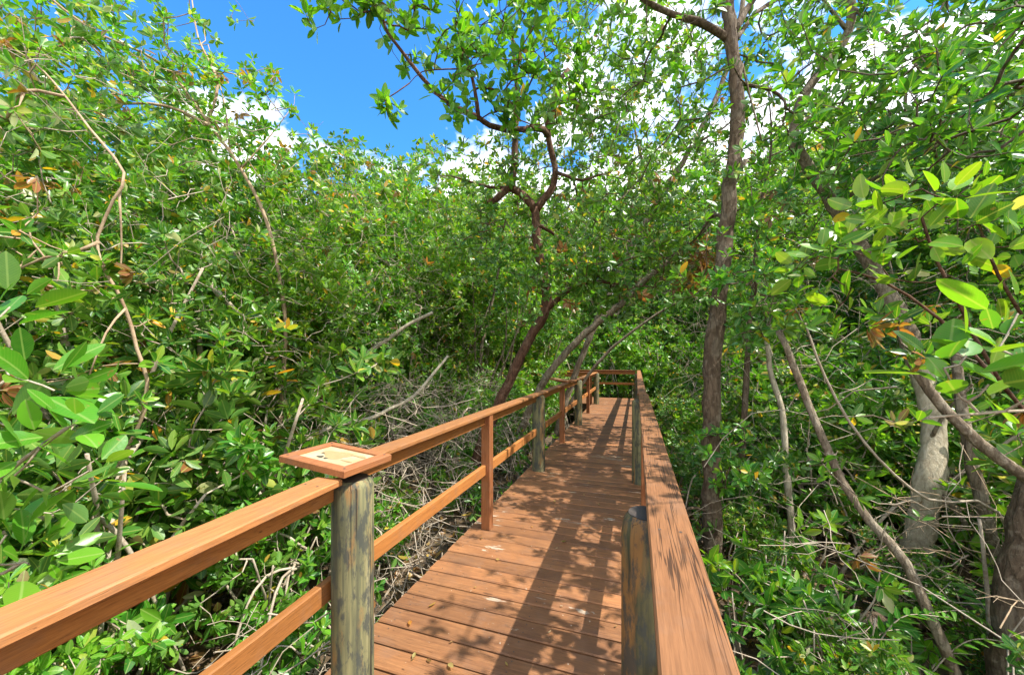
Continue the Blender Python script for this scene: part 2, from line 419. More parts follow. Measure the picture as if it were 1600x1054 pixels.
def twig_mesh(mb, a, b, ra, rb, sides=4):
    d = nrm(b - a); h = np.where(np.abs(d[:, 2:3]) < .8, np.array([[0, 0, 1.]]), np.array([[1., 0, 0]]))
    u = nrm(np.cross(d, h)); w = np.cross(d, u); ang = np.arange(sides) * 2 * math.pi / sides
    off = np.cos(ang)[None, :, None] * u[:, None] + np.sin(ang)[None, :, None] * w[:, None]
    V = np.concatenate([a[:, None] + off * ra[:, None, None], b[:, None] + off * rb[:, None, None]], 1)
    n = len(a); k = np.arange(sides); k2 = (k + 1) % sides
    q = np.stack([k, k2, sides + k2, sides + k], -1)[None] + (np.arange(n) * 2 * sides)[:, None, None]
    mb.add(V.reshape(-1, 3), q.reshape(-1, 4))

def blob(c, r, n, clump=5, tight=.28, shell=.55):
    """clumped points in an ellipsoid"""
    c = np.asarray(c, float); r = np.broadcast_to(np.asarray(r, float), (3,))
    m = max(1, n // clump); out = []
    for _ in range(m):
        d = nrm(rng.normal(size=3)); f = shell + (1 - shell) * rng.random() if rng.random() < .75 else rng.random()
        k = c + d * r * f
        out.append(k + rng.normal(size=(clump, 3)) * tight)
    return np.concatenate(out)

def tree(name, limbs, attract, bk, loc, label=None, cat='tree', group=None, lf=None, twig=True, roots=0, trunk_sides=10, up=.35, leaf_material=None, seg=.16, tip_r=.0032, part_names=('trunk', 'crown'), extra_tips=None, wander=.05):
    """limbs: [(control points in world, r0, r1)], first is the trunk. parts: trunk, crown"""
    loc = np.asarray(loc, float); lf = lf or {}
    L = [(smooth_poly(np.asarray(p, float) - loc, .14), a, b) for p, a, b in limbs]
    root = empty(name, loc, label, cat, group)
    tm = MB()
    for p, a, b in L:
        n = len(p); ss = np.linspace(0, 1, n); rr = a + (b - a) * ss
        wob = p.copy(); wob[1:-1] += (rng.random((n - 2, 3)) - .5) * np.minimum(.03, rr[1:-1, None] * .35)
        tm.tube(wob, rr * (1 + .10 * (rng.random(n) - .5)), trunk_sides if a > .03 else 6, True, .12)
    for _ in range(roots):
        p0 = L[0][0][min(len(L[0][0]) - 1, rng.integers(1, 9))]; an = rng.random() * 6.28; D = .35 + .8 * rng.random()
        e = np.array([math.cos(an), math.sin(an), 0]) * D
        k = smooth_poly([p0, p0 + e * .55 + [0, 0, .05], p0 * [1, 1, 0] + e + [0, 0, -.25]], .15)
        tm.tube(k, np.linspace(.016, .009, len(k)), 5, False, .1)
    if attract is not None and len(attract):
        a, b, ra, rb, tips, dirs = grow(L, np.asarray(attract) - loc, seg=seg, tip_r=tip_r, wander=wander)
        if twig: twig_mesh(tm, a, b, ra, rb)
        dirs = nrm(dirs * .7 + np.array([0, 0, up]) + .3 * rng.normal(size=dirs.shape))
        if extra_tips: tips = np.concatenate([tips, tips + rng.normal(size=tips.shape) * extra_tips]); dirs = np.concatenate([dirs, nrm(dirs + .8 * rng.normal(size=dirs.shape))])
        me = rosettes(tips, dirs, **lf)
        co = bpy.data.objects.new(part_names[1], me); COL.objects.link(co); co.parent = root
        me.materials.append(leaf_material or M_leaf)
    tm.build(part_names[0], bk, root, True)
    return root
exec_parts = []
# ------------------------------------------------------------------ camera, sun, sky
cam = bpy.data.cameras.new('camera'); co = bpy.data.objects.new('camera', cam); COL.objects.link(co)
co.location = (0, 0, EYE); co.rotation_euler = (R(90), 0, YAW)
cam.sensor_width = 36; cam.lens = F / 1600 * 36; cam.shift_y = (HY - 527) / 1600; cam.clip_start = .05; cam.clip_end = 2000
scene.camera = co
SUN_EL = R(56); SUN_AZ = R(88)           # compass style: from +Y towards +X
sd = Vector((math.sin(SUN_AZ) * math.cos(SUN_EL), math.cos(SUN_AZ) * math.cos(SUN_EL), math.sin(SUN_EL)))
sl = bpy.data.lights.new('sun', 'SUN'); sl.energy = 2.75; sl.angle = R(.5); sl.color = (1, .95, .86)
so = bpy.data.objects.new('sun', sl); COL.objects.link(so); so.rotation_euler = sd.to_track_quat('Z', 'Y').to_euler(); so.location = (20, 5, 30)

w = bpy.data.worlds.new('World'); scene.world = w; w.use_nodes = True; wt = w.node_tree; wt.nodes.clear()
class WN(NT):
    def __init__(s, tree): s.t = tree
W = WN(wt); wout = W.n('ShaderNodeOutputWorld'); bg = W.n('ShaderNodeBackground', i_Strength=.15)
sky = W.n('ShaderNodeTexSky', sky_type='NISHITA'); sky.sun_disc = False; sky.sun_elevation = SUN_EL; sky.sun_rotation = SUN_AZ
sky.altitude = 0; sky.air_density = 1.0; sky.dust_density = .3; sky.ozone_density = 4.0
tc = W.n('ShaderNodeTexCoord').outputs['Generated']
sx = W.n('ShaderNodeSeparateXYZ'); W.l(tc, sx.inputs[0])
zc = W.math('MAXIMUM', sx.outputs[2], .06)
px_ = W.n('ShaderNodeCombineXYZ'); W.l(W.math('DIVIDE', sx.outputs[0], W.math('ADD', zc, .25)), px_.inputs[0]); W.l(W.math('DIVIDE', sx.outputs[1], W.math('ADD', zc, .25)), px_.inputs[1])
n1 = W.noise(px_.outputs[0], 1.9, 9, .58, .25)
dt = W.n('ShaderNodeVectorMath', operation='DOT_PRODUCT'); W.l(tc, dt.inputs[0]); dt.inputs[1].default_value = (CY, SY, 0)
bias = W.math('ADD', W.math('MULTIPLY', dt.outputs['Value'], .25), W.math('MULTIPLY', W.math('SUBTRACT', .54, sx.outputs[2]), .8))
dt2 = W.n('ShaderNodeVectorMath', operation='DOT_PRODUCT'); W.l(tc, dt2.inputs[0]); dt2.inputs[1].default_value = (SY, -CY, 0)
bias = W.math('ADD', bias, W.math('MULTIPLY', W.math('MAXIMUM', dt2.outputs['Value'], 0.0), 1.2))   # cloud added behind the camera, out of view, for more fill light
cl = W.ramp(W.math('ADD', W.math('ADD', W.math('MULTIPLY', n1, 1.9), -.46), bias), [(0, 0), (.46, 0), (.60, 1), (1, 1)])
n2 = W.noise(px_.outputs[0], 4.5, 5, .6)
cloud = W.mix(W.ramp(n2, [(.3, 0), (.7, 1)]), (2.9, 3.1, 3.45), (6.4, 6.4, 6.4))
blue = W.mix(1.0, sky.outputs[0], (.20, .52, .74), 'MULTIPLY')
W.l(W.mix(cl, blue, cloud), bg.inputs[0]); W.l(bg.outputs[0], wout.inputs[0])
vs = scene.view_settings
scene.display_settings.display_device = 'sRGB'
vs.view_transform = 'Standard'; vs.look = 'None'; vs.exposure = 1.84; vs.gamma = 1
cy = scene.cycles
cy.max_bounces = 7; cy.diffuse_bounces = 4; cy.glossy_bounces = 2; cy.transmission_bounces = 5; cy.transparent_max_bounces = 4
cy.sample_clamp_indirect = 6

# ------------------------------------------------------------------ ground
def ground():
    n = 120; xs = np.linspace(-1, 1, n); g = np.sign(xs) * (np.abs(xs) ** 2.6) * 400
    X, Y = np.meshgrid(g, g + 4, indexing='ij')
    def bump(x, y): return (np.sin(x * 1.7 + np.sin(y * 1.1)) * np.cos(y * 1.9 + 1.3 * np.sin(x * .7)) * .07 + np.sin(x * 4.1 + y * 3.3) * .02)
    Z = GZ + bump(X, Y) * np.exp(-(np.hypot(X, Y) / 40) ** 2)
    V = np.stack([X, Y, Z], -1).reshape(-1, 3)
    i = np.arange(n - 1)[:, None] * n; k = np.arange(n - 1)[None]
    q = np.stack([i + k, i + n + k, i + n + k + 1, i + k + 1], -1).reshape(-1, 4)
    t = NT('swamp_mud'); c = t.n('ShaderNodeTexCoord').outputs['Object']
    a = t.noise(c, 1.3, 6, .62); b = t.noise(c, 9, 6, .65); f = t.noise(c, 60, 4, .6)
    colr = t.ramp(b, [(.3, (.045, .030, .018)), (.5, (.10, .065, .034)), (.68, (.19, .125, .055)), (.8, (.24, .17, .085))])
    wet = t.ramp(a, [(.40, 1), (.47, 0)])
    colr = t.mix(t.math('MULTIPLY', wet, .8), colr, (.018, .016, .012))
    ro = t.math('SUBTRACT', .85, t.math('MULTIPLY', wet, .78))
    h = t.math('MULTIPLY', t.math('ADD', b, f), t.math('SUBTRACT', 1.0, t.math('MULTIPLY', wet, .97)))
    m = t.finish(t.principled(colr, ro, h, .7, .04, .5))
    o = bpy.data.objects.new('ground', mesh_np('ground', V, q)); COL.objects.link(o); o.data.materials.append(m); tag(o, kind='structure')
ground()

# ------------------------------------------------------------------ boardwalk deck
PITCH, GAP = .1455, .0095
def rc(): return (rng.random(), rng.random(), 0, 1)
def deck():
    d = MB(); y = -2.4
    while y < 15.35:
        z = -.018 + (rng.random() - .5) * .004; sk = (rng.random() - .5) * .004
        d.bar((-1.488 + (rng.random() - .5) * .014, y, z), (.225 + (rng.random() - .5) * .012, y + sk, z + (rng.random() - .5) * .003), PITCH - GAP - rng.random() * .003, .036, .006, col=rc(), jit=.0016)
        y += PITCH
    o = d.build('boardwalk', M_deck); tag(o, kind='structure')
    b = MB(); x = -1.57
    while x > -9:
        z = -.018 + (rng.random() - .5) * .004
        b.bar((x, 13.16, z), (x, 15.36, z), PITCH - GAP, .036, .0045, col=rc(), jit=.0016); x -= PITCH
    mb_ = stained_wood('branch_deck_stain', 1, (.385, .178, .071), (.25, .105, .043), .5, 2.0)
    o2 = b.build('boardwalk', mb_); tag(o2, kind='structure')
    j = MB()
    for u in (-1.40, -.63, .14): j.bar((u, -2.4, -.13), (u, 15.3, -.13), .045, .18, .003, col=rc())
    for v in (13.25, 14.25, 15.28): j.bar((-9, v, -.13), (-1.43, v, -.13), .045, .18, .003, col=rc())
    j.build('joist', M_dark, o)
    nl_ = MB(); y = -2.4 + PITCH * 22
    for i in range(60):
        for u in (-1.40, -.63, .14):
            for e in (-.035, .035):
                a = np.arange(7) * 6.283 / 7; x0, y0 = u + .006 * rng.normal(), y + e + .003 * rng.normal()
                V = np.stack([x0 + .0045 * np.cos(a), y0 + .0045 * np.sin(a), np.full(7, .0032)], -1); V = np.vstack([V, [x0, y0, .0036]])
                nl_.add(V, (), [(k, (k + 1) % 7, 7) for k in range(7)])
        y += PITCH
    nl_.build('nail_heads', M_dark, o)['kind'] = 'stuff'
deck()

# ------------------------------------------------------------------ railings
TOP = 1.09; CT = .028; CW = .125
def round_post(parent, u, v, top, r=.092, mat=None, chamfer=.022, label=None, lean=(0, 0)):
    m = MB(); n = 26; zs = [GZ - .3, -.4, -.01, .3, .6, .85, top - chamfer * 1.6, top - chamfer * .5, top]
    ph = rng.random() * 6
    V = []
    for i, z in enumerate(zs):
        rr = r * (1.0 if i < 7 else (.90 if i == 7 else .72))
        for k in range(n):
            a = 2 * math.pi * k / n
            q = rr * (1 + .018 * math.sin(2 * a + ph) + .012 * math.sin(5 * a + ph * 2) + .006 * (rng.random() - .5))
            V.append((q * math.cos(a) + lean[0] * z, q * math.sin(a) + lean[1] * z, z))
    q = [(i * n + k, i * n + (k + 1) % n, (i + 1) * n + (k + 1) % n, (i + 1) * n + k) for i in range(len(zs) - 1) for k in range(n)]
    m.add(V, q)
    o = m.build('round_post', mat or M_post, parent, True, (u, v, 0))
    c = MB(); base = (len(zs) - 1) * n
    cv = [np.array(V[base + k]) + [0, 0, .0015] for k in range(n)] + [np.array([lean[0] * top, lean[1] * top, top + .004])]
    c.add(cv, (), [(k, (k + 1) % n, n) for k in range(n)])
    s = c.build('cut_top', M_top, o, True)
    return o
def sq_post(parent, u, v, w=.088, top=TOP - CT - .002, z0=.001):
    m = MB(); m.bar((0, 0, z0), (0, 0, top), w, w, .005, up=(0, 1, 0), col=rc())
    return m.build('square_post', M_sq, parent, False, (u, v, 0))
def screw(m, x, y, z, r=.0048):
    a = np.arange(8) * math.pi / 4
    V = np.stack([x + r * np.cos(a), y + r * np.sin(a), np.full(8, z + .0012)], -1); V = np.vstack([V, [x, y, z + .0004]])
    m.add(V, (), [(k, (k + 1) % 8, 8) for k in range(8)], (.5, .5, 1, 1))
def plank(name, parent, a, b, w, h, mat, bev=.005):
    a = np.array(a, float); b = np.array(b, float); c = (a + b) / 2
    m = MB(); m.bar(a - c, b - c, w, h, bev, col=rc(), jit=.0012)
    if name == 'cap_rail' and mat is not M_capx:
        L = b - a; n = max(2, int(np.linalg.norm(L) / .92))
        for k in range(n):
            f = (k + .5) / n - .5 if 0 < k < n - 1 else ((-.5 + .03 / 1) if k == 0 else .47)
            for sx_ in (-.032, .03): screw(m, L[0] * f + sx_ + .004 * rng.normal(), L[1] * f + .006 * rng.normal(), L[2] * f + h / 2)
    return m.build(name, mat, parent, False, tuple(c))
def run_rail(parent, us, vs, u_of, caps, posts, sub_du, low_du, sub_w=.036, cap_mat=None):
    """posts: list of (v, kind, du); caps: list of (v0, v1, du0, du1, dz)"""
    for v0, v1, d0, d1, dz in caps:
        plank('cap_rail', parent, (u_of(v0) + d0, v0, TOP - CT / 2 + dz), (u_of(v1) + d1, v1, TOP - CT / 2 + dz), CW, CT, cap_mat or M_cap)
    for (va, ka, da), (vb, kb, db) in zip(posts[:-1], posts[1:]):
        ga = .075 if ka == 'round' else .046; gb = .075 if kb == 'round' else .046
        plank('support_rail', parent, (u_of(va) + sub_du, va + ga, TOP - CT - .047), (u_of(vb) + sub_du, vb - gb, TOP - CT - .047), sub_w, .088, M_rail)
        plank('lower_rail', parent, (u_of(va) + low_du, va + ga, .55), (u_of(vb) + low_du, vb - gb, .55), .038, .092, M_rail)
    for v, k, du in posts:
        if k == 'round': round_post(parent, u_of(v) + du, v, TOP - CT - .004)
        elif k == 'square': sq_post(parent, u_of(v) + du, v)

# near left railing, up to the post under the plaque
ul = lambda v: -1.160 - .072 * (v - .35)
nl = empty('railing', (-1.2, 0, 0), 'reddish brown wooden railing in the near left corner, ending under the plaque', 'railing')
plank('cap_rail', nl, (ul(-2.2) + 1.2, -2.2, TOP - CT / 2), (ul(1.245) + 1.2, 1.245, TOP - CT / 2), CW, CT, M_cap)
plank('support_rail', nl, (ul(-2.2) + 1.165, -2.2, TOP - CT - .047), (ul(1.335) + 1.165, 1.335, TOP - CT - .047), .036, .088, M_rail)
plank('lower_rail', nl, (-1.16 + 1.2, -2.2, .55), (-1.325 + 1.2, 1.36, .55), .038, .092, M_rail)
round_post(nl, -1.218 + 1.2, 1.375, 1.052, .091, M_post, .02)['label'] = 'thick grey green round post under the plaque'
sq_post(nl, ul(-.45) + 1.2, -.45)

ulong = lambda v: 0.0
ll = empty('railing', (-1.345, 0, 0), 'long left railing with alternating round and square posts beyond the plaque', 'railing')
PV = [(1.46, 'none', 0), (3.25, 'square', .012), (5.14, 'round', .022), (6.95, 'square', .012), (8.9, 'round', .022), (10.85, 'square', .012), (13.06, 'round', .02)]
run_rail(ll, 0, 0, ulong, [(1.44, 5.12, 0, .005, 0), (5.125, 7.35, .006, 0, -.003), (7.355, 10.2, -.006, .004, .001), (10.205, 13.15, .004, 0, -.002)], PV, -.012, -.004)

rr_ = empty('railing', (.095, 0, 0), 'right railing beside the camera with deeply cracked cap board running to the far corner', 'railing')
PR = [(-2.0, 'square', -.01), (1.42, 'none', 0), (3.25, 'square', -.012), (5.02, 'round', -.055), (6.95, 'square', -.012), (8.9, 'round', -.05), (10.85, 'square', -.012), (12.9, 'round', -.05), (15.4, 'square', 0)]
ur = lambda v: -.002 * v
run_rail(rr_, 0, 0, ur, [(-2.2, 5.55, .002, 0, 0), (5.556, 9.4, -.018, -.012, -.003), (9.406, 15.46, -.012, 0, .001)], PR, .03, .02, cap_mat=M_capR)
round_post(rr_, .035 - .095, 1.43, 1.035, .092, M_postB, .045)['label'] = 'short dark post stained orange with its chamfered top standing proud of the cap'

def cross_rail(label, v, u0, u1, posts, du=0):
    e = empty('railing', (0, v, 0), label, 'railing')
    us = [u0, (u0 + u1) / 2 - .4, u1]
    for a, b, dz in ((us[0], us[1] - .003, 0), (us[1], us[2], -.003)):
        plank('cap_rail', e, (a, 0, TOP - CT / 2 + dz), (b, 0, TOP - CT / 2 + dz), CW, CT, M_capx)
    pp = sorted(posts); ends = pp + ([u1 - .06] if u1 > 0 else [])
    for a, b in zip(ends[:-1], ends[1:]):
        plank('support_rail', e, (a + .05, .0, TOP - CT - .072), (b - .05, .0, TOP - CT - .072), .036, .138, M_railx)
        plank('lower_rail', e, (a + .05, 0, .55), (b - .05, 0, .55), .038, .092, M_railx)
    for i, a in enumerate(pp): sq_post(e, a, 0)
cross_rail('far railing across the end of the boardwalk', 15.52, -8.9, .04, [-8.8, -7.0, -5.2, -3.4, -1.6])
cross_rail('railing on the near side of the left turn, beyond the last round post', 13.08, -8.9, -1.43, [-8.8, -7.0, -5.2, -3.4, -1.52])

# ------------------------------------------------------------------ plaques
def panel_mat():
    t = NT('plaque_panel'); c = t.n('ShaderNodeTexCoord').outputs['Object']
    n = t.noise(c, 14, 5, .6); f = t.noise(c, 40, 4, .6)
    col = t.mix(t.ramp(n, [(.35, 0), (.7, 1)]), (.47, .39, .25), (.40, .29, .15))
    col = t.mix(t.math('MULTIPLY', t.ramp(f, [(.58, 0), (.68, 1)]), .35), col, (.42, .36, .28))
    return t.finish(t.principled(col, .35, n, .1, .003, .5))
def blot_mat(name, c): 
    t = NT(name); k = t.n('ShaderNodeTexCoord').outputs['Object']; n = t.noise(k, 60, 4)
    return t.finish(t.principled(t.mix(n, c, tuple(x * 1.7 for x in c)), .5))
M_panel = panel_mat(); M_blotA = blot_mat('faded_tan_ink', (.26, .18, .085)); M_blotB = blot_mat('dark_ink', (.05, .042, .03))
def plaque(loc, label, tilt, rz, wa=.40, wb=.33):
    e = empty('plaque', loc, label, 'plaque', None); e.rotation_euler = (0, tilt, rz)
    f = MB(); b = .046; h = .030; x = wa / 2; y = wb / 2
    out = [(-x, -y), (x, -y), (x, y), (-x, y)]; inn = [(-x + b, -y + b), (x - b, -y + b), (x - b, y - b), (-x + b, y - b)]
    ch = .004; o2 = [(a - math.copysign(ch, a), c - math.copysign(ch, c)) for a, c in out]
    V = [(a, c, 0) for a, c in out] + [(a, c, h - ch) for a, c in out] + [(a, c, h) for a, c in o2] + [(a, c, h) for a, c in inn] + [(a, c, h - .012) for a, c in inn]
    q = [(3, 2, 1, 0)]
    for r0 in range(4):
        for k in range(4):
            k2 = (k + 1) % 4; q.append((r0 * 4 + k, r0 * 4 + k2, r0 * 4 + 4 + k2, r0 * 4 + 4 + k))
    f.add(V, q, (), (.3, .7, 0, 1)); [screw(f, sx_ * (x - b / 2), sy_ * (y - b / 2), h, .0055) for sx_ in (-1, 1) for sy_ in (-1, 1)]; f.build('frame', M_frame, e)
    p = MB(); xi, yi = x - b, y - b; z = h - .008
    p.add([(-xi, -yi, z), (xi, -yi, z), (xi, yi, z), (-xi, yi, z), (-xi, -yi, z - .004), (xi, -yi, z - .004), (xi, yi, z - .004), (-xi, yi, z - .004)], [(0, 1, 2, 3), (7, 6, 5, 4)])
    pn = p.build('panel', M_panel, e)
    g = MB()                                              # faded round drawing and its dark marks, about a millimetre proud
    def disc(cx, cy, rx, ry, zz, n=22, mb=g):
        a = np.arange(n) * 2 * math.pi / n; w = 1 + .22 * np.sin(a * 3 + cx * 50) + .12 * (rng.random(n) - .5)
        V = np.stack([cx + rx * w * np.cos(a), cy + ry * w * np.sin(a), np.full(n, zz)], -1)
        V = np.vstack([V, [cx, cy, zz]]); mb.add(V, (), [(k, (k + 1) % n, n) for k in range(n)])
    disc(-.02, .015, .075, .052, z + .0008); g.build('drawing', M_blotA, pn)
    for q_, mt in (((.085, .05, .045, .010), M_blotA), ((-.055, -.045, .016, .012), M_blotB), ((-.018, -.05, .010, .007), M_blotB), ((-.088, .0, .010, .005), M_blotB), ((.09, -.03, .03, .006), M_blotA)):
        g2 = MB(); disc(*q_, z + .0018, mb=g2); g2.build('drawing', mt, pn)
    bl = MB(); bl.bar((-.10, 0, -.015), (.10, 0, -.015), .16, .028, .003, col=rc()); bl.build('backing_block', M_dark, e)
    return e
plaque((-1.318, 1.385, TOP + .026), 'square framed plaque with a faded drawing on the big round post', R(4.5), R(-3), .38, .29)
plaque((-1.47, 7.55, TOP + .03), 'small framed plaque further along the left railing, seen edge on', R(7), R(-3))
# ------------------------------------------------------------------ particular trees and branches (control points measured from the photograph)
def PL(*pts): return [P(*p) for p in pts]
def VB(px, py, Z, n, clump=5, tight=.22):
    """clumped crown points in a slab of the view"""
    out = []
    for _ in range(max(1, n // clump)):
        c = P(px[0] + (px[1] - px[0]) * rng.random(), py[0] + (py[1] - py[0]) * rng.random(), Z[0] + (Z[1] - Z[0]) * rng.random())
        out.append(c + rng.normal(size=(clump, 3)) * tight)
    return np.concatenate(out)
def gloc(p): return (p[0], p[1], GZ - .1)
cat_ = np.concatenate

# tall dark trunk right of the walkway
L = [(PL((1112, 925, 4.0), (1113, 820, 4.0), (1111, 700, 4.0), (1113, 560, 4.0), (1123, 470, 4.05), (1132, 380, 4.1), (1140, 290, 4.1), (1153, 190, 4.1), (1148, 110, 4.1), (1140, 50, 4.1), (1136, -60, 4.2), (1152, -200, 4.3)), .100, .050),
     (PL((1143, 66, 4.1), (1120, 48, 4.1), (1090, 34, 4.0), (1050, 22, 4.0), (985, -15, 3.9), (930, -80, 3.9)), .045, .012),
     (PL((1146, 50, 4.1), (1170, 10, 4.2), (1200, -30, 4.3), (1250, -110, 4.4)), .042, .015),
     (PL((1150, 62, 4.1), (1185, 18, 4.5), (1230, -10, 4.8), (1300, -60, 5)), .03, .012),
     (PL((1155, 128, 4.1), (1180, 135, 4.1), (1205, 140, 4.1), (1226, 158, 4.1), (1227, 178, 4.1)), .020, .012),
     (PL((1160, 100, 4.1), (1172, 150, 3.9), (1185, 200, 3.8), (1190, 220, 3.8)), .010, .006),
     (PL((1134, 345, 4.1), (1115, 335, 4.4), (1085, 375, 5), (1040, 405, 5.5)), .022, .008),
     (PL((1126, 430, 4.05), (1160, 425, 3.8), (1180, 460, 3.6)), .010, .005)]
at = cat_([VB((870, 1110), (-140, 280), (3.8, 5.6), 290, 5, .2), VB((1150, 1420), (-150, 200), (4.0, 5.8), 330, 5, .2), VB((1040, 1240), (-250, 40), (3.8, 5.4), 120, 5, .2),
           VB((1060, 1250), (400, 520), (3.2, 3.9), 80, 5, .12), VB((1080, 1200), (620, 780), (3.3, 3.8), 24, 4, .10), VB((1090, 1200), (180, 330), (3.5, 3.9), 20, 4, .1)])
tree('mangrove_tree', L, at, M_barkD, gloc(P(1112, 905, 4)), 'tall dark trunked mangrove rising close to the right railing', 'tree', None,
     dict(size=.088, ratio=.46, pal='mid', per=(6, 9), odd=.04, lod=1), trunk_sides=14, roots=5)

# forked tree left of the walkway
L = [(PL((728, 785, 6.6), (748, 705, 6.6), (776, 640, 6.5), (820, 545, 6.4), (853, 482, 6.3), (850, 430, 6.2), (840, 380, 6.2), (836, 325, 6.2)), .100, .070),
     (PL((836, 330, 6.2), (818, 306, 6.15), (798, 294, 6.1), (786, 300, 6.05), (765, 320, 6.0)), .07, .052),
     (PL((800, 296, 6.1), (803, 260, 6.1), (805, 205, 6.1), (808, 150, 6.1), (800, 60, 6.1)), .060, .025),
     (PL((795, 294, 6.1), (765, 292, 6.0), (735, 284, 5.9), (705, 275, 5.8)), .028, .010),
     (PL((838, 328, 6.2), (850, 312, 6.2), (864, 290, 6.2), (867, 260, 6.2), (858, 225, 6.1), (855, 190, 6.0), (864, 160, 5.9), (872, 130, 5.8), (888, 108, 5.8)), .062, .030),
     (PL((872, 132, 5.8), (858, 110, 5.7), (850, 80, 5.5)), .026, .012),
     (PL((857, 212, 6.1), (840, 200, 5.7), (800, 203, 5.3), (765, 196, 5.0), (745, 182, 4.8), (715, 170, 4.6), (690, 152, 4.5), (660, 122, 4.4), (632, 85, 4.3), (605, 50, 4.2), (598, 25, 4.2)), .050, .013),
     (PL((748, 188, 4.8), (742, 140, 4.7), (733, 108, 4.6), (715, 70, 4.4)), .030, .012),
     (PL((792, 203, 5.2), (788, 172, 5.1), (795, 140, 4.9)), .026, .012),
     (PL((735, 108, 4.6), (700, 108, 4.4), (660, 112, 4.3), (640, 130, 4.2)), .010, .004),
     (PL((866, 268, 6.2), (885, 275, 6.0), (910, 282, 5.8), (940, 272, 5.6)), .032, .012),
     (PL((853, 485, 6.3), (890, 452, 6.1), (930, 440, 5.9), (975, 445, 5.7)), .05, .015),
     (PL((838, 350, 6.2), (870, 370, 6.5), (872, 395, 6.6)), .03, .02)]
at = cat_([VB((620, 880), (-140, 110), (3.6, 5.0), 190, 4, .13), VB((700, 905), (50, 200), (3.8, 5.2), 100, 4, .12), VB((780, 850), (150, 195), (4.2, 4.8), 14, 4, .08),
           VB((470, 600), (-60, 25), (3.6, 4.2), 16, 4, .07), VB((595, 645), (140, 175), (3.9, 4.1), 7, 3, .05), VB((560, 600), (-20, 30), (3.8, 4.1), 8, 4, .08), np.array([P(a, b, 3.8) for a, b in ((478, 22), (492, 45), (512, 12), (530, 30), (548, 8), (525, -10), (500, -15), (560, 25), (572, -8), (588, 12))])])
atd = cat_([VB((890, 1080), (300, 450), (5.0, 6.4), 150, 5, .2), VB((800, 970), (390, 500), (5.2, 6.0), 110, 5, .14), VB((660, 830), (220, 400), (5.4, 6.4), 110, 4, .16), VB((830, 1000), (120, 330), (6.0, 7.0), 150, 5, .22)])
rt = tree('mangrove_tree', L, at, M_barkR, gloc(P(728, 785, 6.6)), 'forked red brown mangrove leaning over the left railing with a cut limb stub', 'tree', None,
     dict(size=.118, ratio=.48, pal='fresh', per=(5, 8), odd=.02, lod=1, shape='round', fold=.12), trunk_sides=14, leaf_material=M_leafN, tip_r=.004)
# its lower shaded foliage is a second leafy mass on the same tree
lw = [(smooth_poly(np.asarray(p, float) - np.array(gloc(P(728, 785, 6.6))), .14), a, b) for p, a, b in L]
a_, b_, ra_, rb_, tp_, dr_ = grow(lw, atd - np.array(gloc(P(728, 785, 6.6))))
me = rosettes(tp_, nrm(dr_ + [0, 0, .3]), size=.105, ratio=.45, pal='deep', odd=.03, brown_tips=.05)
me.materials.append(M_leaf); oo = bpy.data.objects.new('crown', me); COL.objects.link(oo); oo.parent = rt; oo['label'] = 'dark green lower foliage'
tb = MB(); twig_mesh(tb, a_, b_, ra_, rb_); tb.build('twigs', M_barkR, rt, True)['kind'] = 'stuff'

# leaning trunks behind the left railing
L = [(PL((795, 720, 8.2), (845, 605, 8.0), (900, 535, 7.9), (970, 475, 7.7), (1022, 425, 7.5), (1080, 380, 7.3), (1113, 338, 7.2), (1165, 250, 7.0)), .088, .05),
     (PL((1020, 427, 7.5), (1060, 440, 7.2), (1090, 420, 7)), .02, .008), (PL((1113, 338, 7.2), (1150, 330, 7), (1190, 300, 6.8)), .03, .01)]
at = cat_([VB((950, 1110), (320, 450), (6.2, 7.4), 130, 5, .22), VB((1060, 1320), (60, 400), (6.2, 7.8), 420, 5, .25)])
lean = tree('mangrove_tree', L, at, M_barkG, gloc(P(795, 720, 8.2)), 'mangrove leaning steeply to the right across the far left railing', 'tree', None,
     dict(size=.105, pal='deep', odd=.03, brown_tips=.03), trunk_sides=12)
tp_ = VB((1035, 1105), (385, 460), (5.6, 6.3), 44, 4, .07) - np.array(lean.location)
me = rosettes(tp_, nrm(rng.normal(size=tp_.shape)), size=.135, ratio=.42, per=(4, 7), brown_tips=1.0, droop=.5, spread=(20, 90)); me.materials.append(M_leaf)
oo = bpy.data.objects.new('dead_leaves', me); COL.objects.link(oo); oo.parent = lean; oo['label'] = 'rusty brown dead leaf tuft'
L = [(PL((850, 745, 8.6), (900, 580, 8.5), (975, 410, 8.3), (1030, 312, 8.1), (1080, 230, 7.9), (1122, 145, 7.8), (1152, 50, 7.7), (1170, -60, 7.6)), .078, .045),
     (PL((1030, 312, 8.1), (1000, 240, 8), (985, 150, 8)), .04, .015), (PL((1085, 225, 7.9), (1130, 200, 7.6), (1160, 170, 7.4)), .03, .01)]
at = cat_([VB((860, 1120), (-60, 340), (6.6, 8.6), 620, 5, .28), VB((680, 930), (190, 400), (7.2, 9.4), 330, 5, .28)])
tree('mangrove_tree', L, at, M_barkG, gloc(P(850, 745, 8.6)), 'slender grey brown mangrove leaning right between the forked tree and the tall dark trunk', 'tree', None,
     dict(size=.105, pal='mid', odd=.03), trunk_sides=10)
L = [(PL((862, 720, 9.6), (885, 640, 9.5), (940, 560, 9.3), (1005, 505, 9.1), (1060, 470, 9.0)), .055, .025)]
tree('mangrove_tree', L, VB((980, 1090), (420, 510), (8.5, 9.4), 40, 5, .25), M_barkG, gloc(P(862, 735, 9.6)), 'thin mangrove stem leaning right just behind the steep leaning trunk', 'tree', None, dict(size=.11, pal='mid', odd=.03))

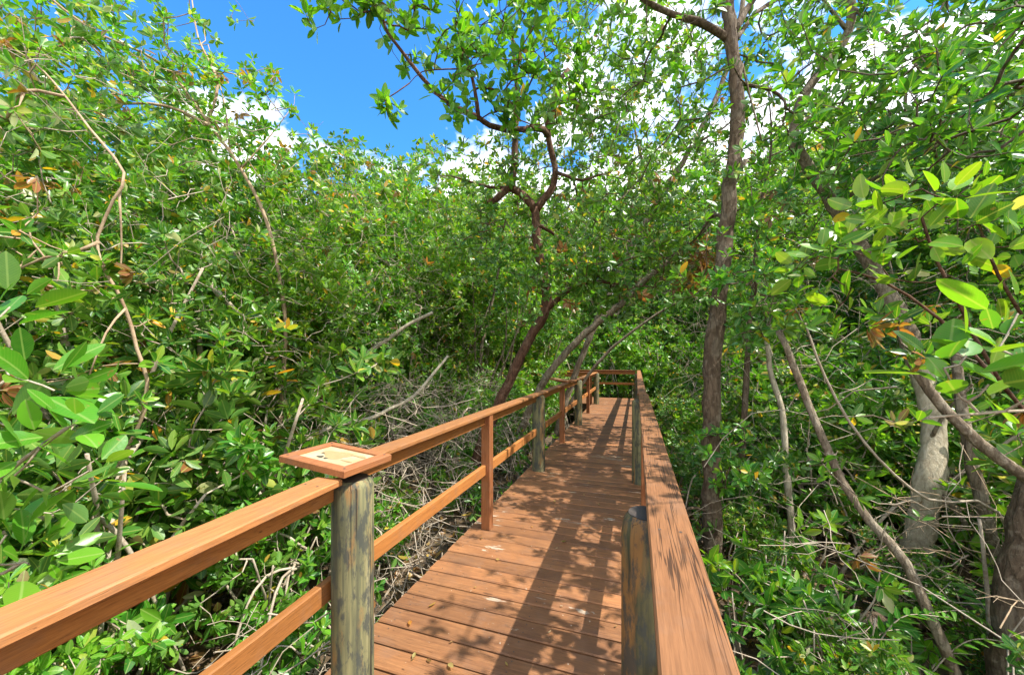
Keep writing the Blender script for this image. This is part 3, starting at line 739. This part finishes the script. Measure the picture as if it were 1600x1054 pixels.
# pale trunk on the right that carries the big limb towards the sky gap
creamL = PL((1437, 940, 3.9), (1432, 860, 3.9), (1449, 765, 3.9), (1458, 690, 4.0), (1450, 620, 4.1), (1425, 545, 4.25))
L = [(PL((1432, 562, 4.2), (1410, 500, 4.4), (1345, 390, 4.8), (1302, 322, 5.0), (1265, 262, 5.0), (1241, 225, 5.0), (1252, 160, 5.0), (1290, 100, 5.0), (1326, 52, 5.0), (1330, 8, 5.0), (1318, -60, 5.0), (1330, -160, 5)), .088, .04),
     (PL((1326, 50, 5), (1300, 18, 5), (1275, -15, 5)), .03, .015), (PL((1455, 760, 3.9), (1490, 790, 3.7), (1510, 820, 3.6)), .035, .02),
     (PL((1452, 690, 4), (1480, 640, 3.8), (1520, 600, 3.6)), .02, .01),
     (PL((1330, 10, 5), (1400, 60, 4.6), (1470, 90, 4.3)), .03, .01), (PL((1302, 322, 5), (1380, 270, 4.4), (1450, 220, 4.0)), .035, .012)]
at = cat_([VB((1240, 1420), (160, 360), (3.8, 5.4), 130, 5, .2), VB((1330, 1700), (60, 360), (2.9, 4.6), 420, 5, .2), VB((1420, 1720), (-180, 140), (3.2, 4.9), 260, 5, .22), VB((1230, 1400), (-160, 40), (4.4, 5.6), 90, 5, .22)])
cream = tree('mangrove_tree', L, at, M_barkG, gloc(P(1437, 920, 3.9)), 'mangrove with a thick blotched cream trunk at the right and a big bent limb', 'tree', None,
     dict(size=.098, ratio=.5, pal='deep', odd=.02, shape='round', fold=.12), trunk_sides=14, part_names=('limbs', 'crown'))
mt = MB(); q = smooth_poly(np.array(creamL) - np.array(cream.location), .07); nq = len(q)
rad = np.interp(np.linspace(0, 1, nq), [0, .12, .3, .5, .62, 1], [.20, .145, .112, .118, .100, .088]) * (1 + .16 * (rng.random(nq) - .5))
mt.tube(q, rad, 18, True, .12)
for an in np.arange(0, 6.28, .7):
    e = np.array([math.cos(an + .3), math.sin(an + .3), 0]) * (.35 + .5 * rng.random())
    k = smooth_poly([q[3] + e * .1 + [0, 0, .1], q[1] + e * .5 + [0, 0, .08], q[0] + e + [0, 0, -.02]], .06); mt.tube(k, np.linspace(.05, .018, len(k)), 7, True, .2)
mt.build('trunk', M_barkP, cream, True)

# thin stems on the right
def stem(pts, r0, r1, label, bk=M_barkG, at=None, **lf):
    q = dict(size=.095, pal='deep', odd=.05, brown_tips=.08); q.update(lf)
    return tree('mangrove_sapling', [(PL(*pts), r0, r1)], at, bk, gloc(P(*pts[0])), label, 'tree', None, q, trunk_sides=8)
stem([(1535, 1150, 2.4), (1495, 1060, 2.45), (1452, 960, 2.5), (1415, 880, 2.6), (1335, 782, 2.75), (1284, 684, 2.9), (1252, 600, 3.0), (1216, 516, 3.0)], .034, .024, 'long grey stem slanting up to the left from the bottom right corner', M_barkG, cat_([VB((1180, 1300), (440, 520), (2.8, 3.2), 14, 3, .08), VB((1220, 1480), (600, 900), (2.5, 3.1), 12, 2, .12)]), pal='mid')
stem([(1860, 950, 2.2), (1700, 815, 2.15), (1610, 750, 2.1), (1560, 716, 2.1), (1500, 665, 2.15), (1452, 612, 2.2), (1415, 548, 2.25)], .042, .022, 'thick grey stem slanting in from the right edge, dead leaves at its tip', M_barkG, cat_([VB((1340, 1480), (500, 560), (2.0, 2.4), 14, 3, .06), VB((1560, 1640), (620, 700), (2.0, 2.3), 4, 2, .06)]), brown_tips=.45)
stem([(1568, 990, 3.2), (1560, 905, 3.2), (1536, 790, 3.25), (1515, 700, 3.3), (1500, 600, 3.4), (1490, 500, 3.5)], .055, .035, 'upright grey stem right of the blotched cream trunk', M_barkG, VB((1430, 1600), (380, 520), (3.1, 3.7), 30, 5, .15))
cl = np.concatenate([rng.uniform((1.25, .9, 2.7), (2.5, 3.9, 3.9), (22, 3))[i] + rng.normal(size=(5, 3)) * .13 for i in range(22)])  # overhanging leaf clumps, mostly out of view, added to dapple the deck with shade
stem([(1575, 1140, 2.4), (1580, 960, 2.4), (1598, 850, 2.4), (1625, 740, 2.4), (1690, 560, 2.4), (1740, 380, 2.4), (1760, 200, 2.4), (1750, 50, 2.4)], .095, .04, 'thick dark trunk at the right edge of the thicket', M_barkD, cl, pal='mid', brown_tips=.0)
stem([(1160, 850, 5.0), (1160, 740, 5.0), (1163, 650, 5.0), (1170, 530, 5.0), (1179, 430, 5.1), (1187, 330, 5.2), (1205, 230, 5.2), (1200, 130, 5.2)], .05, .008, 'thin dark upright trunk just right of the tall dark trunk', M_barkD, VB((1150, 1290), (260, 440), (4.6, 5.8), 60, 5, .2), pal='mid')
stem([(1545, 1100, 2.6), (1546, 1000, 2.6), (1540, 900, 2.6), (1530, 810, 2.6)], .016, .010, 'thin bare grey stem standing upright among the ferns', M_twig)
stem([(1240, 860, 4.4), (1228, 720, 4.5), (1222, 640, 4.6), (1206, 588, 4.7), (1196, 520, 4.8)], .04, .028, 'pale stem leaning behind the long diagonal stem', M_barkP, VB((1180, 1300), (440, 560), (4.2, 5), 40, 5, .2))
stem([(1310, 905, 4.0), (1345, 850, 4.0), (1400, 790, 4.0), (1470, 760, 3.9), (1560, 700, 3.7), (1640, 640, 3.5)], .02, .012, 'thin pale stem crossing in front of the cream trunk from lower left', M_twig)
stem([(1620, 1010, 2.9), (1560, 800, 2.8), (1450, 780, 2.8), (1350, 690, 2.8), (1290, 590, 2.9), (1256, 500, 3)], .012, .008, 'thin tan sucker running up to the left below the broad leaved branch', M_twig)
log = MB(); log.tube(smooth_poly(PL((1330, 985, 3.1), (1400, 968, 3.2), (1480, 962, 3.3), (1580, 960, 3.35), (1680, 930, 3.4)), .1), .085, 12, True, .15)
tag(log.build('fallen_log', M_barkD, None, True), 'dark fallen log lying on the mud behind the ferns', 'log')
rl = MB(); rl.tube(smooth_poly(PL((1370, 925, 3.55), (1420, 915, 3.5), (1480, 922, 3.5), (1530, 930, 3.55)), .1), .035, 9, True, .15)
tag(rl.build('fallen_branch', M_barkP, None, True), 'pale branch lying across the foot of the cream trunk', 'branch')

# near broad leaved branches
def near_branch(limbs, tips, label, pal, size, ratio, shape, bk, per, seed_dirs=None, droop=.0, group=None):
    L = [(PL(*p), a, b) for p, a, b in limbs]
    return tree('leafy_branch', L, np.array([P(*t) for t in tips]), bk, L[0][0][0], label, 'branch', group,
                dict(size=size, ratio=ratio, pal=pal, per=per, odd=.02, lod=2, shape=shape, spread=(25, 80), droop=droop, fold=.14, curl=.10, stalk=.06),
                leaf_material=M_leafV, seg=.06, tip_r=.0028, part_names=('stem', 'leaves'), wander=.012, up=.5)
near_branch([([(-260, 1000, 1.5), (-60, 800, 1.12), (40, 715, 1.08), (105, 668, 1.06)], .010, .005), ([(-160, 900, 1.3), (-30, 905, 1.1), (30, 880, 1.06)], .007, .004), ([(-200, 720, 1.4), (-60, 640, 1.1), (15, 590, 1.05)], .007, .004)],
            [(-20, 505, 1.05), (15, 480, 1.12), (45, 595, 1.05), (85, 610, 1.08), (120, 665, 1.05), (62, 700, 1.02), (140, 735, 1.08), (20, 745, 1.0), (75, 770, 1.06), (10, 835, 1.02), (45, 880, 1.04), (-25, 880, 1.0), (-30, 640, 1.0), (10, 665, 1.15), (-20, 770, 1.1)],
            'branch of big glossy pointed leaves at the left edge over the near railing', 'fresh', .112, .50, 'oval', M_twig, (5, 8))
near_branch([([(1900, 640, 1.3), (1640, 640, 1.02), (1530, 646, 1.0), (1452, 652, 1.0)], .007, .003)],
            [(1560, 545, .98), (1510, 555, 1.0), (1475, 575, 1.02), (1600, 560, .96), (1545, 600, .98), (1590, 490, 1.0), (1500, 620, 1.02), (1610, 610, .95)],
            'branch of big round leaves hanging in close at the right edge', 'fresh', .095, .62, 'round', M_twig, (3, 5))
near_branch([([(1700, 760, 2.0), (1560, 590, 1.6), (1497, 470, 1.55), (1462, 405, 1.55), (1440, 340, 1.55)], .010, .005), ([(1600, 640, 1.7), (1470, 500, 1.7), (1380, 440, 1.75), (1310, 420, 1.8)], .008, .004), ([(1640, 560, 1.6), (1560, 430, 1.5), (1530, 350, 1.5)], .007, .004)],
            [(1440, 295, 1.55), (1400, 310, 1.6), (1475, 310, 1.5), (1380, 350, 1.6), (1430, 370, 1.5), (1500, 360, 1.5), (1350, 400, 1.7), (1320, 385, 1.75), (1280, 400, 1.8), (1290, 440, 1.8), (1330, 450, 1.75), (1380, 420, 1.65),
             (1420, 440, 1.6), (1530, 300, 1.55), (1560, 340, 1.5), (1590, 300, 1.5), (1600, 380, 1.45), (1540, 400, 1.5), (1480, 430, 1.5), (1250, 420, 1.9), (1310, 480, 1.8), (1570, 450, 1.5), (1600, 430, 1.5), (1510, 320, 1.6), (1460, 340, 1.65), (1350, 330, 1.75)],
            'bright sunlit branch of rounded leaves in the right thicket at eye level', 'fresh', .092, .56, 'round', M_barkR, (5, 8))

# left: arching bare branched trees and the tan hanging branch
L = [(PL((430, 850, 5.0), (438, 650, 5.0), (445, 500, 4.9), (418, 350, 4.7), (375, 262, 4.6), (322, 187, 4.5), (270, 117, 4.5), (222, 82, 4.4), (165, 58, 4.3), (100, 15, 4.2), (40, -40, 4.2)), .036, .009),
     (PL((330, 197, 4.5), (262, 166, 4.4), (200, 162, 4.3), (120, 170, 4.2), (40, 178, 4.1)), .02, .006), (PL((325, 190, 4.5), (340, 130, 4.6), (310, 60, 4.6), (300, 0, 4.6)), .018, .006),
     (PL((165, 58, 4.3), (110, 65, 4.2), (50, 90, 4.1), (0, 85, 4)), .014, .005), (PL((360, 245, 4.6), (350, 160, 4.8), (325, 70, 4.9)), .012, .005), (PL((375, 265, 4.6), (420, 215, 4.7), (455, 170, 4.8)), .012, .004)]
at = cat_([VB((-80, 345), (-60, 170), (3.7, 5.2), 300, 4, .14), VB((280, 460), (90, 260), (4.2, 5.2), 110, 4, .13), VB((-60, 240), (130, 300), (3.6, 4.6), 110, 4, .14)])
tree('mangrove_tree', L, at, M_vine, gloc(P(430, 830, 5)), 'open crowned mangrove at the upper left with long arching branches against the sky', 'tree', None, dict(size=.088, pal='mid', odd=.06, brown_tips=.02), trunk_sides=9)
L = [(PL((60, 1240, 2.75), (110, 900, 2.7), (225, 640, 2.65), (214, 545, 2.6), (196, 482, 2.55), (180, 450, 2.5), (158, 410, 2.5), (153, 370, 2.5), (178, 312, 2.5), (194, 270, 2.5), (140, 200, 2.6), (85, 130, 2.7), (40, 88, 2.8), (-30, 55, 2.9)), .018, .005),
     (PL((155, 378, 2.5), (110, 396, 2.45), (70, 402, 2.4), (20, 425, 2.4)), .012, .006), (PL((196, 482, 2.5), (165, 520, 2.4), (140, 585, 2.35)), .008, .004), (PL((186, 300, 2.5), (190, 390, 2.6), (186, 455, 2.6)), .007, .004), (PL((90, 398, 2.42), (92, 430, 2.4), (80, 470, 2.4)), .006, .003)]
at = cat_([VB((-80, 130), (60, 330), (2.5, 3.1), 46, 4, .1), VB((-80, 150), (300, 480), (2.2, 2.9), 46, 4, .1), VB((60, 260), (420, 640), (2.3, 2.9), 40, 4, .1)])
tree('mangrove_tree', L, at, M_vine, gloc(P(60, 1180, 2.75)), 'mangrove with a bare tan kinked branch in front of the left thicket', 'tree', None, dict(size=.098, ratio=.46, pal='mid', odd=.09, brown_tips=.05, lod=1), trunk_sides=8)

# bare slanting dead limbs in the twig tangle left of the walkway
for lab, pts, r0, r1 in (('pale bare limb slanting up through the twig tangle left of the walkway', [(470, 690, 4.6), (530, 663, 4.9), (575, 655, 5.1), (606, 640, 5.2), (645, 620, 5.4), (672, 590, 5.6), (700, 556, 5.8)], .036, .018),
                         ('short pale broken limb pointing up right above the twig tangle', [(560, 560, 6.0), (606, 530, 6.1), (636, 508, 6.2), (676, 488, 6.3)], .036, .028),
                         ('dead grey limb slanting down left inside the left thicket', [(370, 490, 4.6), (330, 445, 4.6), (295, 400, 4.7), (250, 350, 4.8)], .04, .03)):
    m = MB(); q = smooth_poly(PL(*pts), .12); m.tube(q, np.linspace(r0, r1, len(q)), 9, True, .16); tag(m.build('dead_limb', M_barkP, None, True), lab, 'branch')

# ------------------------------------------------------------------ kinds of mangrove copied through the thicket
def proto(kind, seed):
    global rng
    rng = np.random.default_rng(seed)
    def up_stem(h, lean=.35, x0=.0):
        a = rng.random() * 6.28; p = [np.array([x0 * math.cos(a), x0 * math.sin(a), -.1])]
        for i in range(1, 5): p.append(np.array([lean * h * (i / 4) ** 1.3 * math.cos(a) + .06 * h * (rng.random() - .5), lean * h * (i / 4) ** 1.3 * math.sin(a) + .06 * h * (rng.random() - .5), h * i / 4]))
        return p
    if kind == 'bush':
        L = [(up_stem(1.1 + .5 * rng.random(), .4, .15), .022, .008) for _ in range(5)]
        at = np.concatenate([blob((0, 0, 1.15), (.9, .9, .9), 150, 4, .13, .6), blob((.2, -.1, .55), (.75, .75, .4), 45, 4, .12)])
        return tree('mangrove_bush', L, at, M_twig, (0, 0, 0), lf=dict(size=.105, ratio=.43, pal=('mid', 'deep', 'mid', 'fresh')[seed % 4], odd=.08, per=(6, 9)), cat='bush', roots=10, group='x', label='x', extra_tips=.09)
    if kind == 'tall':
        h = 5.2
        L = [(up_stem(h * .8, .12), .06, .02)] + [(up_stem(h * (.45 + .3 * rng.random()), .3, .2), .035, .012) for _ in range(4)]
        at = np.concatenate([blob((0, 0, 3.3), (1.3, 1.3, 2.1), 430, 4, .17, .5), blob((0, 0, 1.5), (1.25, 1.25, 1.2), 200, 4, .17, .5)])
        return tree('mangrove_tree', L, at, M_twig, (0, 0, 0), lf=dict(size=.096, ratio=.46, pal=('mid', 'fresh', 'mid', 'deep')[seed % 4], odd=.08, lod=0 if seed % 2 else 1, per=(6, 9), brown_tips=.008), roots=12, group='x', label='x', extra_tips=.11)
    if kind == 'open':
        h = 6.2
        L = [(up_stem(h * .85, .10), .075, .025)] + [(up_stem(h * (.6 + .25 * rng.random()), .3, .25), .04, .012) for _ in range(3)]
        at = blob((0, 0, 4.7), (1.8, 1.8, 1.9), 300, 6, .2, .5)
        return tree('mangrove_tree', L, at, M_barkG, (0, 0, 0), lf=dict(size=.12, ratio=.46, pal=('mid', 'deep', 'fresh')[seed % 3], odd=.03, lod=0, per=(6, 9)), roots=12, group='x', label='x', extra_tips=.13)
    if kind == 'seedling':
        L = [(up_stem(.45 + .3 * rng.random(), .25), .008, .004) for _ in range(3)]
        at = blob((0, 0, .55), (.25, .25, .22), 9, 3, .07)
        return tree('mangrove_seedling', L, at, M_twig, (0, 0, 0), lf=dict(size=.115, ratio=.40, pal=('mid', 'fresh', 'deep', 'deep')[seed % 4], odd=.01, lod=1, per=(6, 9)), cat='plant', group='x', label='x')
KIND = {'bush': [proto('bush', 100 + i) for i in range(4)], 'tall': [proto('tall', 200 + i) for i in range(4)], 'open': [proto('open', 300 + i) for i in range(3)], 'seedling': [proto('seedling', 400 + i) for i in range(4)]}
used = set()
rng = np.random.default_rng(99)
def put(kind, u, v, s, label, group, i=None, z=GZ):
    i = rng.integers(len(KIND[kind])) if i is None else i
    X = u * CY + v * SY; Z = v * CY - u * SY
    if kind == 'bush' and u > 1.6 and Z < 4.3 and Z > .4 and 1290 < HX + F * X / Z < 1640: s *= .45
    src = KIND[kind][i]
    if src.name in used: o = copy_tree(src)
    else: o = src; used.add(src.name)
    o.location = (u, v, z - .05); o.rotation_euler = (0, 0, rng.random() * 6.28); o.scale = (s * (.9 + .2 * rng.random()), s * (.9 + .2 * rng.random()), s)
    o['label'] = label; o['group'] = group
    return o
SKY = [(-400, -60), (-60, 30), (200, 95), (330, 160), (400, 225), (450, 262), (540, 255), (620, 245), (700, 285), (760, 270), (860, 160), (1000, 80), (1800, 40)]
def htop(u, v, cap):
    X = u * CY + v * SY; Z = v * CY - u * SY
    if Z < 1: return cap
    px = HX + F * X / Z; py = np.interp(px, [a for a, _ in SKY], [b for _, b in SKY])
    return min(cap, EYE + (HY - py) * Z / F)
GL1, GL2, GL3 = 'low mangrove bushes along the left railing', 'mangroves of the left thicket', 'tall mangroves at the back of the left thicket'
GR1, GR2, GF = 'low mangrove bushes along the right railing', 'mangroves of the right thicket', 'mangroves beyond the far railing'
LAB = {GL1: 'low leafy mangrove bush growing along the outer side of the left railing', GL2: 'bushy green mangrove in the middle of the dense thicket left of the walkway', GL3: 'tall bushy mangrove at the back of the left thicket under the sky',
       GR1: 'low dark green mangrove bush growing along the outer side of the right railing', GR2: 'tall mangrove standing in the thicket right of the walkway', GF: 'distant mangrove in the woods beyond the far railing'}
def J(a): return a * (rng.random() - .5) * 2
for v in np.arange(-1.2, 13, 1.1): put('bush', -2.75 + J(.2), v + J(.3), (.72 if v < 2.6 else .5 if v < 7 else .62) + J(.1), LAB[GL1], GL1)
for v in np.arange(-1.0, 3.2, .9): put('bush', -3.5 + J(.2), v + J(.3), 1.2 + J(.15), LAB[GL2], GL2)
for v in np.arange(7, 15, 1.2): put('bush', -3.3 + J(.3), v + J(.4), 1.0 + J(.15), LAB[GL2], GL2)
for v in np.arange(-1.5, 16, 1.15): put('tall', -4.6 + J(.3) - (.35 if 3 < v < 7 else 0), v + J(.4), min(.98 if v < 7 else 1.5, (htop(-4.6, v, 9) - GZ) / 5.6) * (.90 + J(.08)), LAB[GL2], GL2)
for v in np.arange(-.5, 19, 1.35): put('tall', -6.3 + J(.4), v + J(.5), min(1.5, (htop(-6.3, v, 10) - GZ) / 5.4) * (1 + J(.06)), LAB[GL3], GL3)
for v in np.arange(1, 22, 1.7): put('tall', -8.6 + J(.7), v + J(.7), min(1.95, (htop(-8.6, v, 11) - GZ) / 5.4) * (1 + J(.06)), LAB[GL3], GL3)
for v in np.arange(3, 26, 2.6): put('tall', -12.0 + J(1.), v + J(1.), min(2.2, (htop(-12, v, 12) - GZ) / 5.4) * (1 + J(.06)), LAB[GL3], GL3)
for v in np.arange(.4, 15, 1.0): put('bush', 1.15 + J(.15), v + J(.3), (.42 if v < 5 else .66) + J(.08), LAB[GR1], GR1, 1 if rng.random() < .6 else None)
for v in np.arange(1.5, 16, 1.05): put('bush', 2.3 + J(.3), v + J(.4), (.58 if v < 4 else .95) + J(.12), LAB[GR1], GR1, 1 if rng.random() < .5 else None)
for v in np.arange(2.6, 8, .95): put('bush', 3.8 + J(.3), v + J(.4), (.95 if v < 5.5 else 1.1) + J(.15), LAB[GR2], GR2)
for v in np.arange(6.5, 17, 1.2): put('bush', 3.4 + J(.4), v + J(.5), 1.45 + J(.2), LAB[GR2], GR2, [0, 2, 3][rng.integers(3)])
for v in np.arange(1.5, 20, 1.5): put('tall', 5.6 + J(.5), v + J(.6), (.58 if v < 7.5 else .74) + J(.08), LAB[GR2], GR2)
for v in np.arange(2, 16, 2.0): put('open', 7.0 + J(.6), v + J(.6), 1.05 + J(.1), LAB[GR2], GR2)
for v in np.arange(2, 17, 2.2): put('tall', 9.0 + J(.8), v + J(.8), 1.25 + J(.12), LAB[GR2], GR2)
for v in np.arange(12.5, 20.5, 2.2): put('tall', 4.4 + J(.5), v + J(.4), 1.2 + J(.12), LAB[GR2], GR2)
for v in np.arange(11, 15.6, 1.8): put('tall', 6.4 + J(.6), v + J(.5), 1.55 + J(.15), LAB[GR2], GR2)
for v in np.arange(8.8, 14, 1.6): put('open', -3.4 + J(.4), v + J(.4), .9 + J(.08), LAB[GL2], GL2)
for u in np.arange(-9, 9, 1.2): put('bush', u + J(.3), 16.9 + J(.3), 1.05 + J(.2), LAB[GF], GF)
for u in np.arange(-8, 10, 1.25): put('bush', u + J(.3), 17.7 + J(.3), 1.75 + J(.3), LAB[GF], GF, [0, 2, 3][rng.integers(3)])
for u in np.arange(-10, 10, 1.4): put('tall', u + J(.5), 19.4 + J(.6), 1.15 + J(.15), LAB[GF], GF)
for u in np.arange(-13, 14, 1.9): put('tall', u + J(.6), 22 + J(.8), 2.25 + J(.25), LAB[GF], GF)
for u in np.arange(-18, 20, 2.6): put('tall', u + J(.8), 27 + J(1.), 3.0 + J(.3), LAB[GF], GF)
GS = 'seedlings sprouting from the mud beside the walkway'
for u, v, s in ((-1.9, .9, .8), (-2.1, 1.9, .9), (-1.85, 2.3, .7), (-2.3, 2.8, .9), (-1.9, 3.9, .8), (-2.1, 4.5, .8), (-1.8, 4.7, .9), (-1.75, 5.6, .8), (-2.2, 6.4, 1), (-1.8, 7.4, .9), (-1.7, .3, .9), (-1.6, -.1, 1), (-2.0, .5, 1.1), (-1.7, 1.3, .6),
                (.75, 1.5, .8), (.95, 2.2, 1), (.7, 2.9, .9), (1.5, 2.0, 1), (1.8, 1.4, .7), (1.2, 3.3, 1), (.8, 4.2, 1), (2.2, 2.6, 1), (1.6, 3.6, 1.1), (2.9, 3.2, 1), (.8, 5.6, 1), (3.2, 2.2, .9), (.95, 2.6, 1.15), (1.25, 3.0, 1.2), (1.05, 3.6, 1.2), (1.45, 3.4, 1.1), (.8, 2.2, 1.0), (1.5, 4.2, 1.25), (.75, 3.3, 1.1), (1.9, 3.4, 1.0)):
    put('seedling', u, v, s * (1 + J(.12)), 'small mangrove seedling with a few leaf whorls on bare mud beside the walkway', GS, [2, 3, 0, 2][rng.integers(4)] if u > 0 else None)

for ks in KIND.values():                     # a kind that was never placed goes
    for k in ks:
        if k.name not in used:
            for ch in list(k.children): bpy.data.objects.remove(ch)
            bpy.data.objects.remove(k)
# ------------------------------------------------------------------ dead twigs, leaf litter, ferns, fallen leaves
rng = np.random.default_rng(5)
def ground_z(x, y): return GZ + np.sin(x * 1.7 + np.sin(y * 1.1)) * np.cos(y * 1.9 + 1.3 * np.sin(x * .7)) * .07 + np.sin(x * 4.1 + y * 3.3) * .02
def twig_heap(n, lo, hi, label, lmin=.4, lmax=1.3, flat=.5, mat=None, r=(.003, .009)):
    m = MB()
    for _ in range(n):
        p = rng.uniform(lo, hi); L = lmin + (lmax - lmin) * rng.random() ** 1.5
        d = nrm(rng.normal(size=3) * [1, 1, flat]); c = rng.normal(size=3) * .22 * L
        t = np.linspace(-.5, .5, 6)[:, None]
        pts = p + d * t * L + c * (t * t - .12) * 2.6 + rng.normal(size=(6, 3)) * .03 * L
        pts[:, 2] = np.maximum(pts[:, 2], ground_z(pts[:, 0], pts[:, 1]) + .01)
        r0 = r[0] + (r[1] - r[0]) * rng.random() ** 2
        m.tube(pts, np.linspace(r0, r0 * .5, 6), 4, False)
        if rng.random() < .5:
            q = pts[3]; d2 = nrm(d + rng.normal(size=3) * .7); pp = q + d2 * np.linspace(0, L * .4, 4)[:, None] + rng.normal(size=(4, 3)) * .012
            m.tube(pp, np.linspace(r0 * .6, r0 * .35, 4), 4, False)
    o = m.build('dead_twigs', mat or M_twig, None, True); tag(o, label, 'twigs', None, 'stuff'); return o
twig_heap(420, (-4.2, 2.6, GZ), (-2.0, 7.6, .55), 'tangle of dry bare twigs behind the left railing', flat=.55)
twig_heap(420, (-4.3, 2.8, .1), (-2.4, 7.8, 1.25), 'grey brown twig tangle standing above the left railing line', .3, 1.1, .7, None, (.002, .0065))
twig_heap(260, (-2.6, -.4, GZ), (-1.75, 3.6, -.15), 'dry twigs on the mud under the near left railing', .25, .8, .5)
twig_heap(380, (-4.4, -1, .3), (-3.3, 9, 4.2), 'thin pale bare twigs among the leaves of the left thicket', .25, .8, .9, None, (.002, .0048))
twig_heap(300, (.8, 1.6, GZ), (5.0, 8.0, .7), 'thin bare twigs criss-crossing the lower right thicket', .3, 1.0, .8, None, (.002, .006))
twig_heap(220, (2.0, 2.6, GZ), (4.6, 5.4, .5), 'tan dry twigs heaped round the cream trunk', .3, .9, .5, M_vine, (.002, .007))
twig_heap(200, (.9, 3.5, .8), (5.0, 11.0, 3.0), 'fine grey twigs among the leaves of the right thicket', .5, 1.5, .9, None, (.0025, .006))

def litter(n, lo, hi):
    B = np.stack([rng.uniform(lo[0], hi[0], n), rng.uniform(lo[1], hi[1], n), np.zeros(n)], -1)
    keep = (B[:, 0] < -1.6) | (B[:, 0] > .32); B = B[keep]; n = len(B)
    B[:, 2] = ground_z(B[:, 0], B[:, 1]) + .012 + .02 * rng.random(n)
    a = rng.random(n) * 6.28; D = np.stack([np.cos(a), np.sin(a), .3 * rng.normal(size=n)], -1); N = nrm(np.array([0, 0, 1.]) + .45 * rng.normal(size=(n, 3)))
    c = np.array([(.20, .095, .045), (.28, .15, .07), (.12, .06, .035), (.36, .24, .11), (.09, .045, .03), (.40, .28, .06)])
    col = c[rng.choice(6, n, p=[.3, .22, .2, .1, .14, .04])] * (.7 + .6 * rng.random((n, 1)))
    L = .06 + .06 * rng.random(n)
    me = leaves_mesh('leaf_litter', B, D, N, L, L * .45, col, 1, 'oval', .3, -.25); me.materials.append(M_leaf)
    o = bpy.data.objects.new('leaf_litter', me); COL.objects.link(o); tag(o, 'brown fallen leaves covering the mud', 'leaf litter', None, 'stuff')
litter(9000, (-5, -1.5), (5.5, 9))

def fern(loc, n, ln, label, pal='fresh', pin=.13, up=.9):
    root = empty('fern', loc, label, 'fern', None); st = MB(); B = []; D = []; N = []; L = []
    for i in range(n):
        a = i * 6.28 / n + rng.random(); r = np.array([math.cos(a), math.sin(a), 0]); l = ln * (.75 + .4 * rng.random())
        p = smooth_poly([np.zeros(3), r * l * .18 + [0, 0, l * .45 * up], r * l * .45 + [0, 0, l * .78 * up], r * l * .85 + [0, 0, l * .80 * up]], .03)
        st.tube(p, np.linspace(.006, .002, len(p)), 5, False)
        m = len(p); tg = nrm(np.gradient(p, axis=0)); k0 = int(m * .22)
        for k in range(k0, m, 2):
            f = (k - k0) / (m - k0); sd_ = nrm(np.cross(tg[k], [0, 0, 1.]))
            for sgn in (-1, 1):
                B.append(p[k]); D.append(sd_ * sgn + tg[k] * (.35 + .6 * f) + rng.normal(size=3) * .08); N.append(np.cross(sd_, tg[k]) + .2 * rng.normal(size=3)); L.append(pin * (math.sin(math.pi * (.18 + .78 * f)) ** .7) * (.9 + .2 * rng.random()))
    st.build('stem', M_twig, root, True); L = np.array(L)
    me = leaves_mesh('fronds', np.array(B), np.array(D), np.array(N), L, L * .20 + .008, leaf_cols(len(B), pal, .01) * .9, 2, 'frond', .2, .2); me.materials.append(M_leafN)
    o = bpy.data.objects.new('fronds', me); COL.objects.link(o); o.parent = root
def gp(px, Z):
    p = P(px, 558, Z); return (p[0], p[1], float(ground_z(p[0], p[1])) - .02)
fern(gp(1330, 2.45), 9, .68, 'bright green leather fern with long strap leaflets beside the right railing', 'mid', .13, 1.15)
fern(gp(1425, 2.5), 7, .62, 'small fern between the strap leaved fern and the thin bare grey stem', 'fresh', .08, 1.0)
fern(gp(1600, 2.5), 8, .75, 'large leather fern at the foot of the thick dark trunk', 'mid', .12, 1.0)
fern(gp(1530, 2.9), 6, .7, 'fern in front of the dark fallen log', 'mid', .13, 1.0)
fern(gp(1250, 2.5), 6, .5, 'low fern nearest the right railing on brown leaf litter', 'mid', .12, 1.0)

LF = []
for i in range(6):
    c = np.array([[(.50, .36, .14), (.44, .20, .05), (.22, .09, .045), (.50, .42, .28), (.40, .25, .07), (.30, .15, .08)][i]])
    me = leaves_mesh('fallen_leaf', np.array([[-.5, 0, 0.]]), np.array([[1., .05, .0]]), np.array([[0, .1, 1.]]), np.array([1.0]), np.array([.45]), c, 2, 'oval', .25, -.1); me.materials.append(M_leaf); LF.append(me)
n = 0
spots = [(760 + 200 * rng.random(), 0, 0) for _ in range(0)]
for k in range(70):
    v = 1.3 + 9.5 * rng.random() ** 1.4; u = rng.uniform(-1.42, -.02)
    o = bpy.data.objects.new('fallen_leaf', LF[rng.integers(6)]); COL.objects.link(o)
    s_ = .022 + .035 * rng.random() ** 2
    o.location = (u, v, .007 + .1 * s_); o.scale = (s_, s_, s_); o.rotation_euler = (.25 * rng.normal(), .25 * rng.normal(), rng.random() * 6.28)
    tag(o, 'small dry fallen leaf lying on the boardwalk planks', 'leaf', 'dry leaves scattered on the boardwalk')
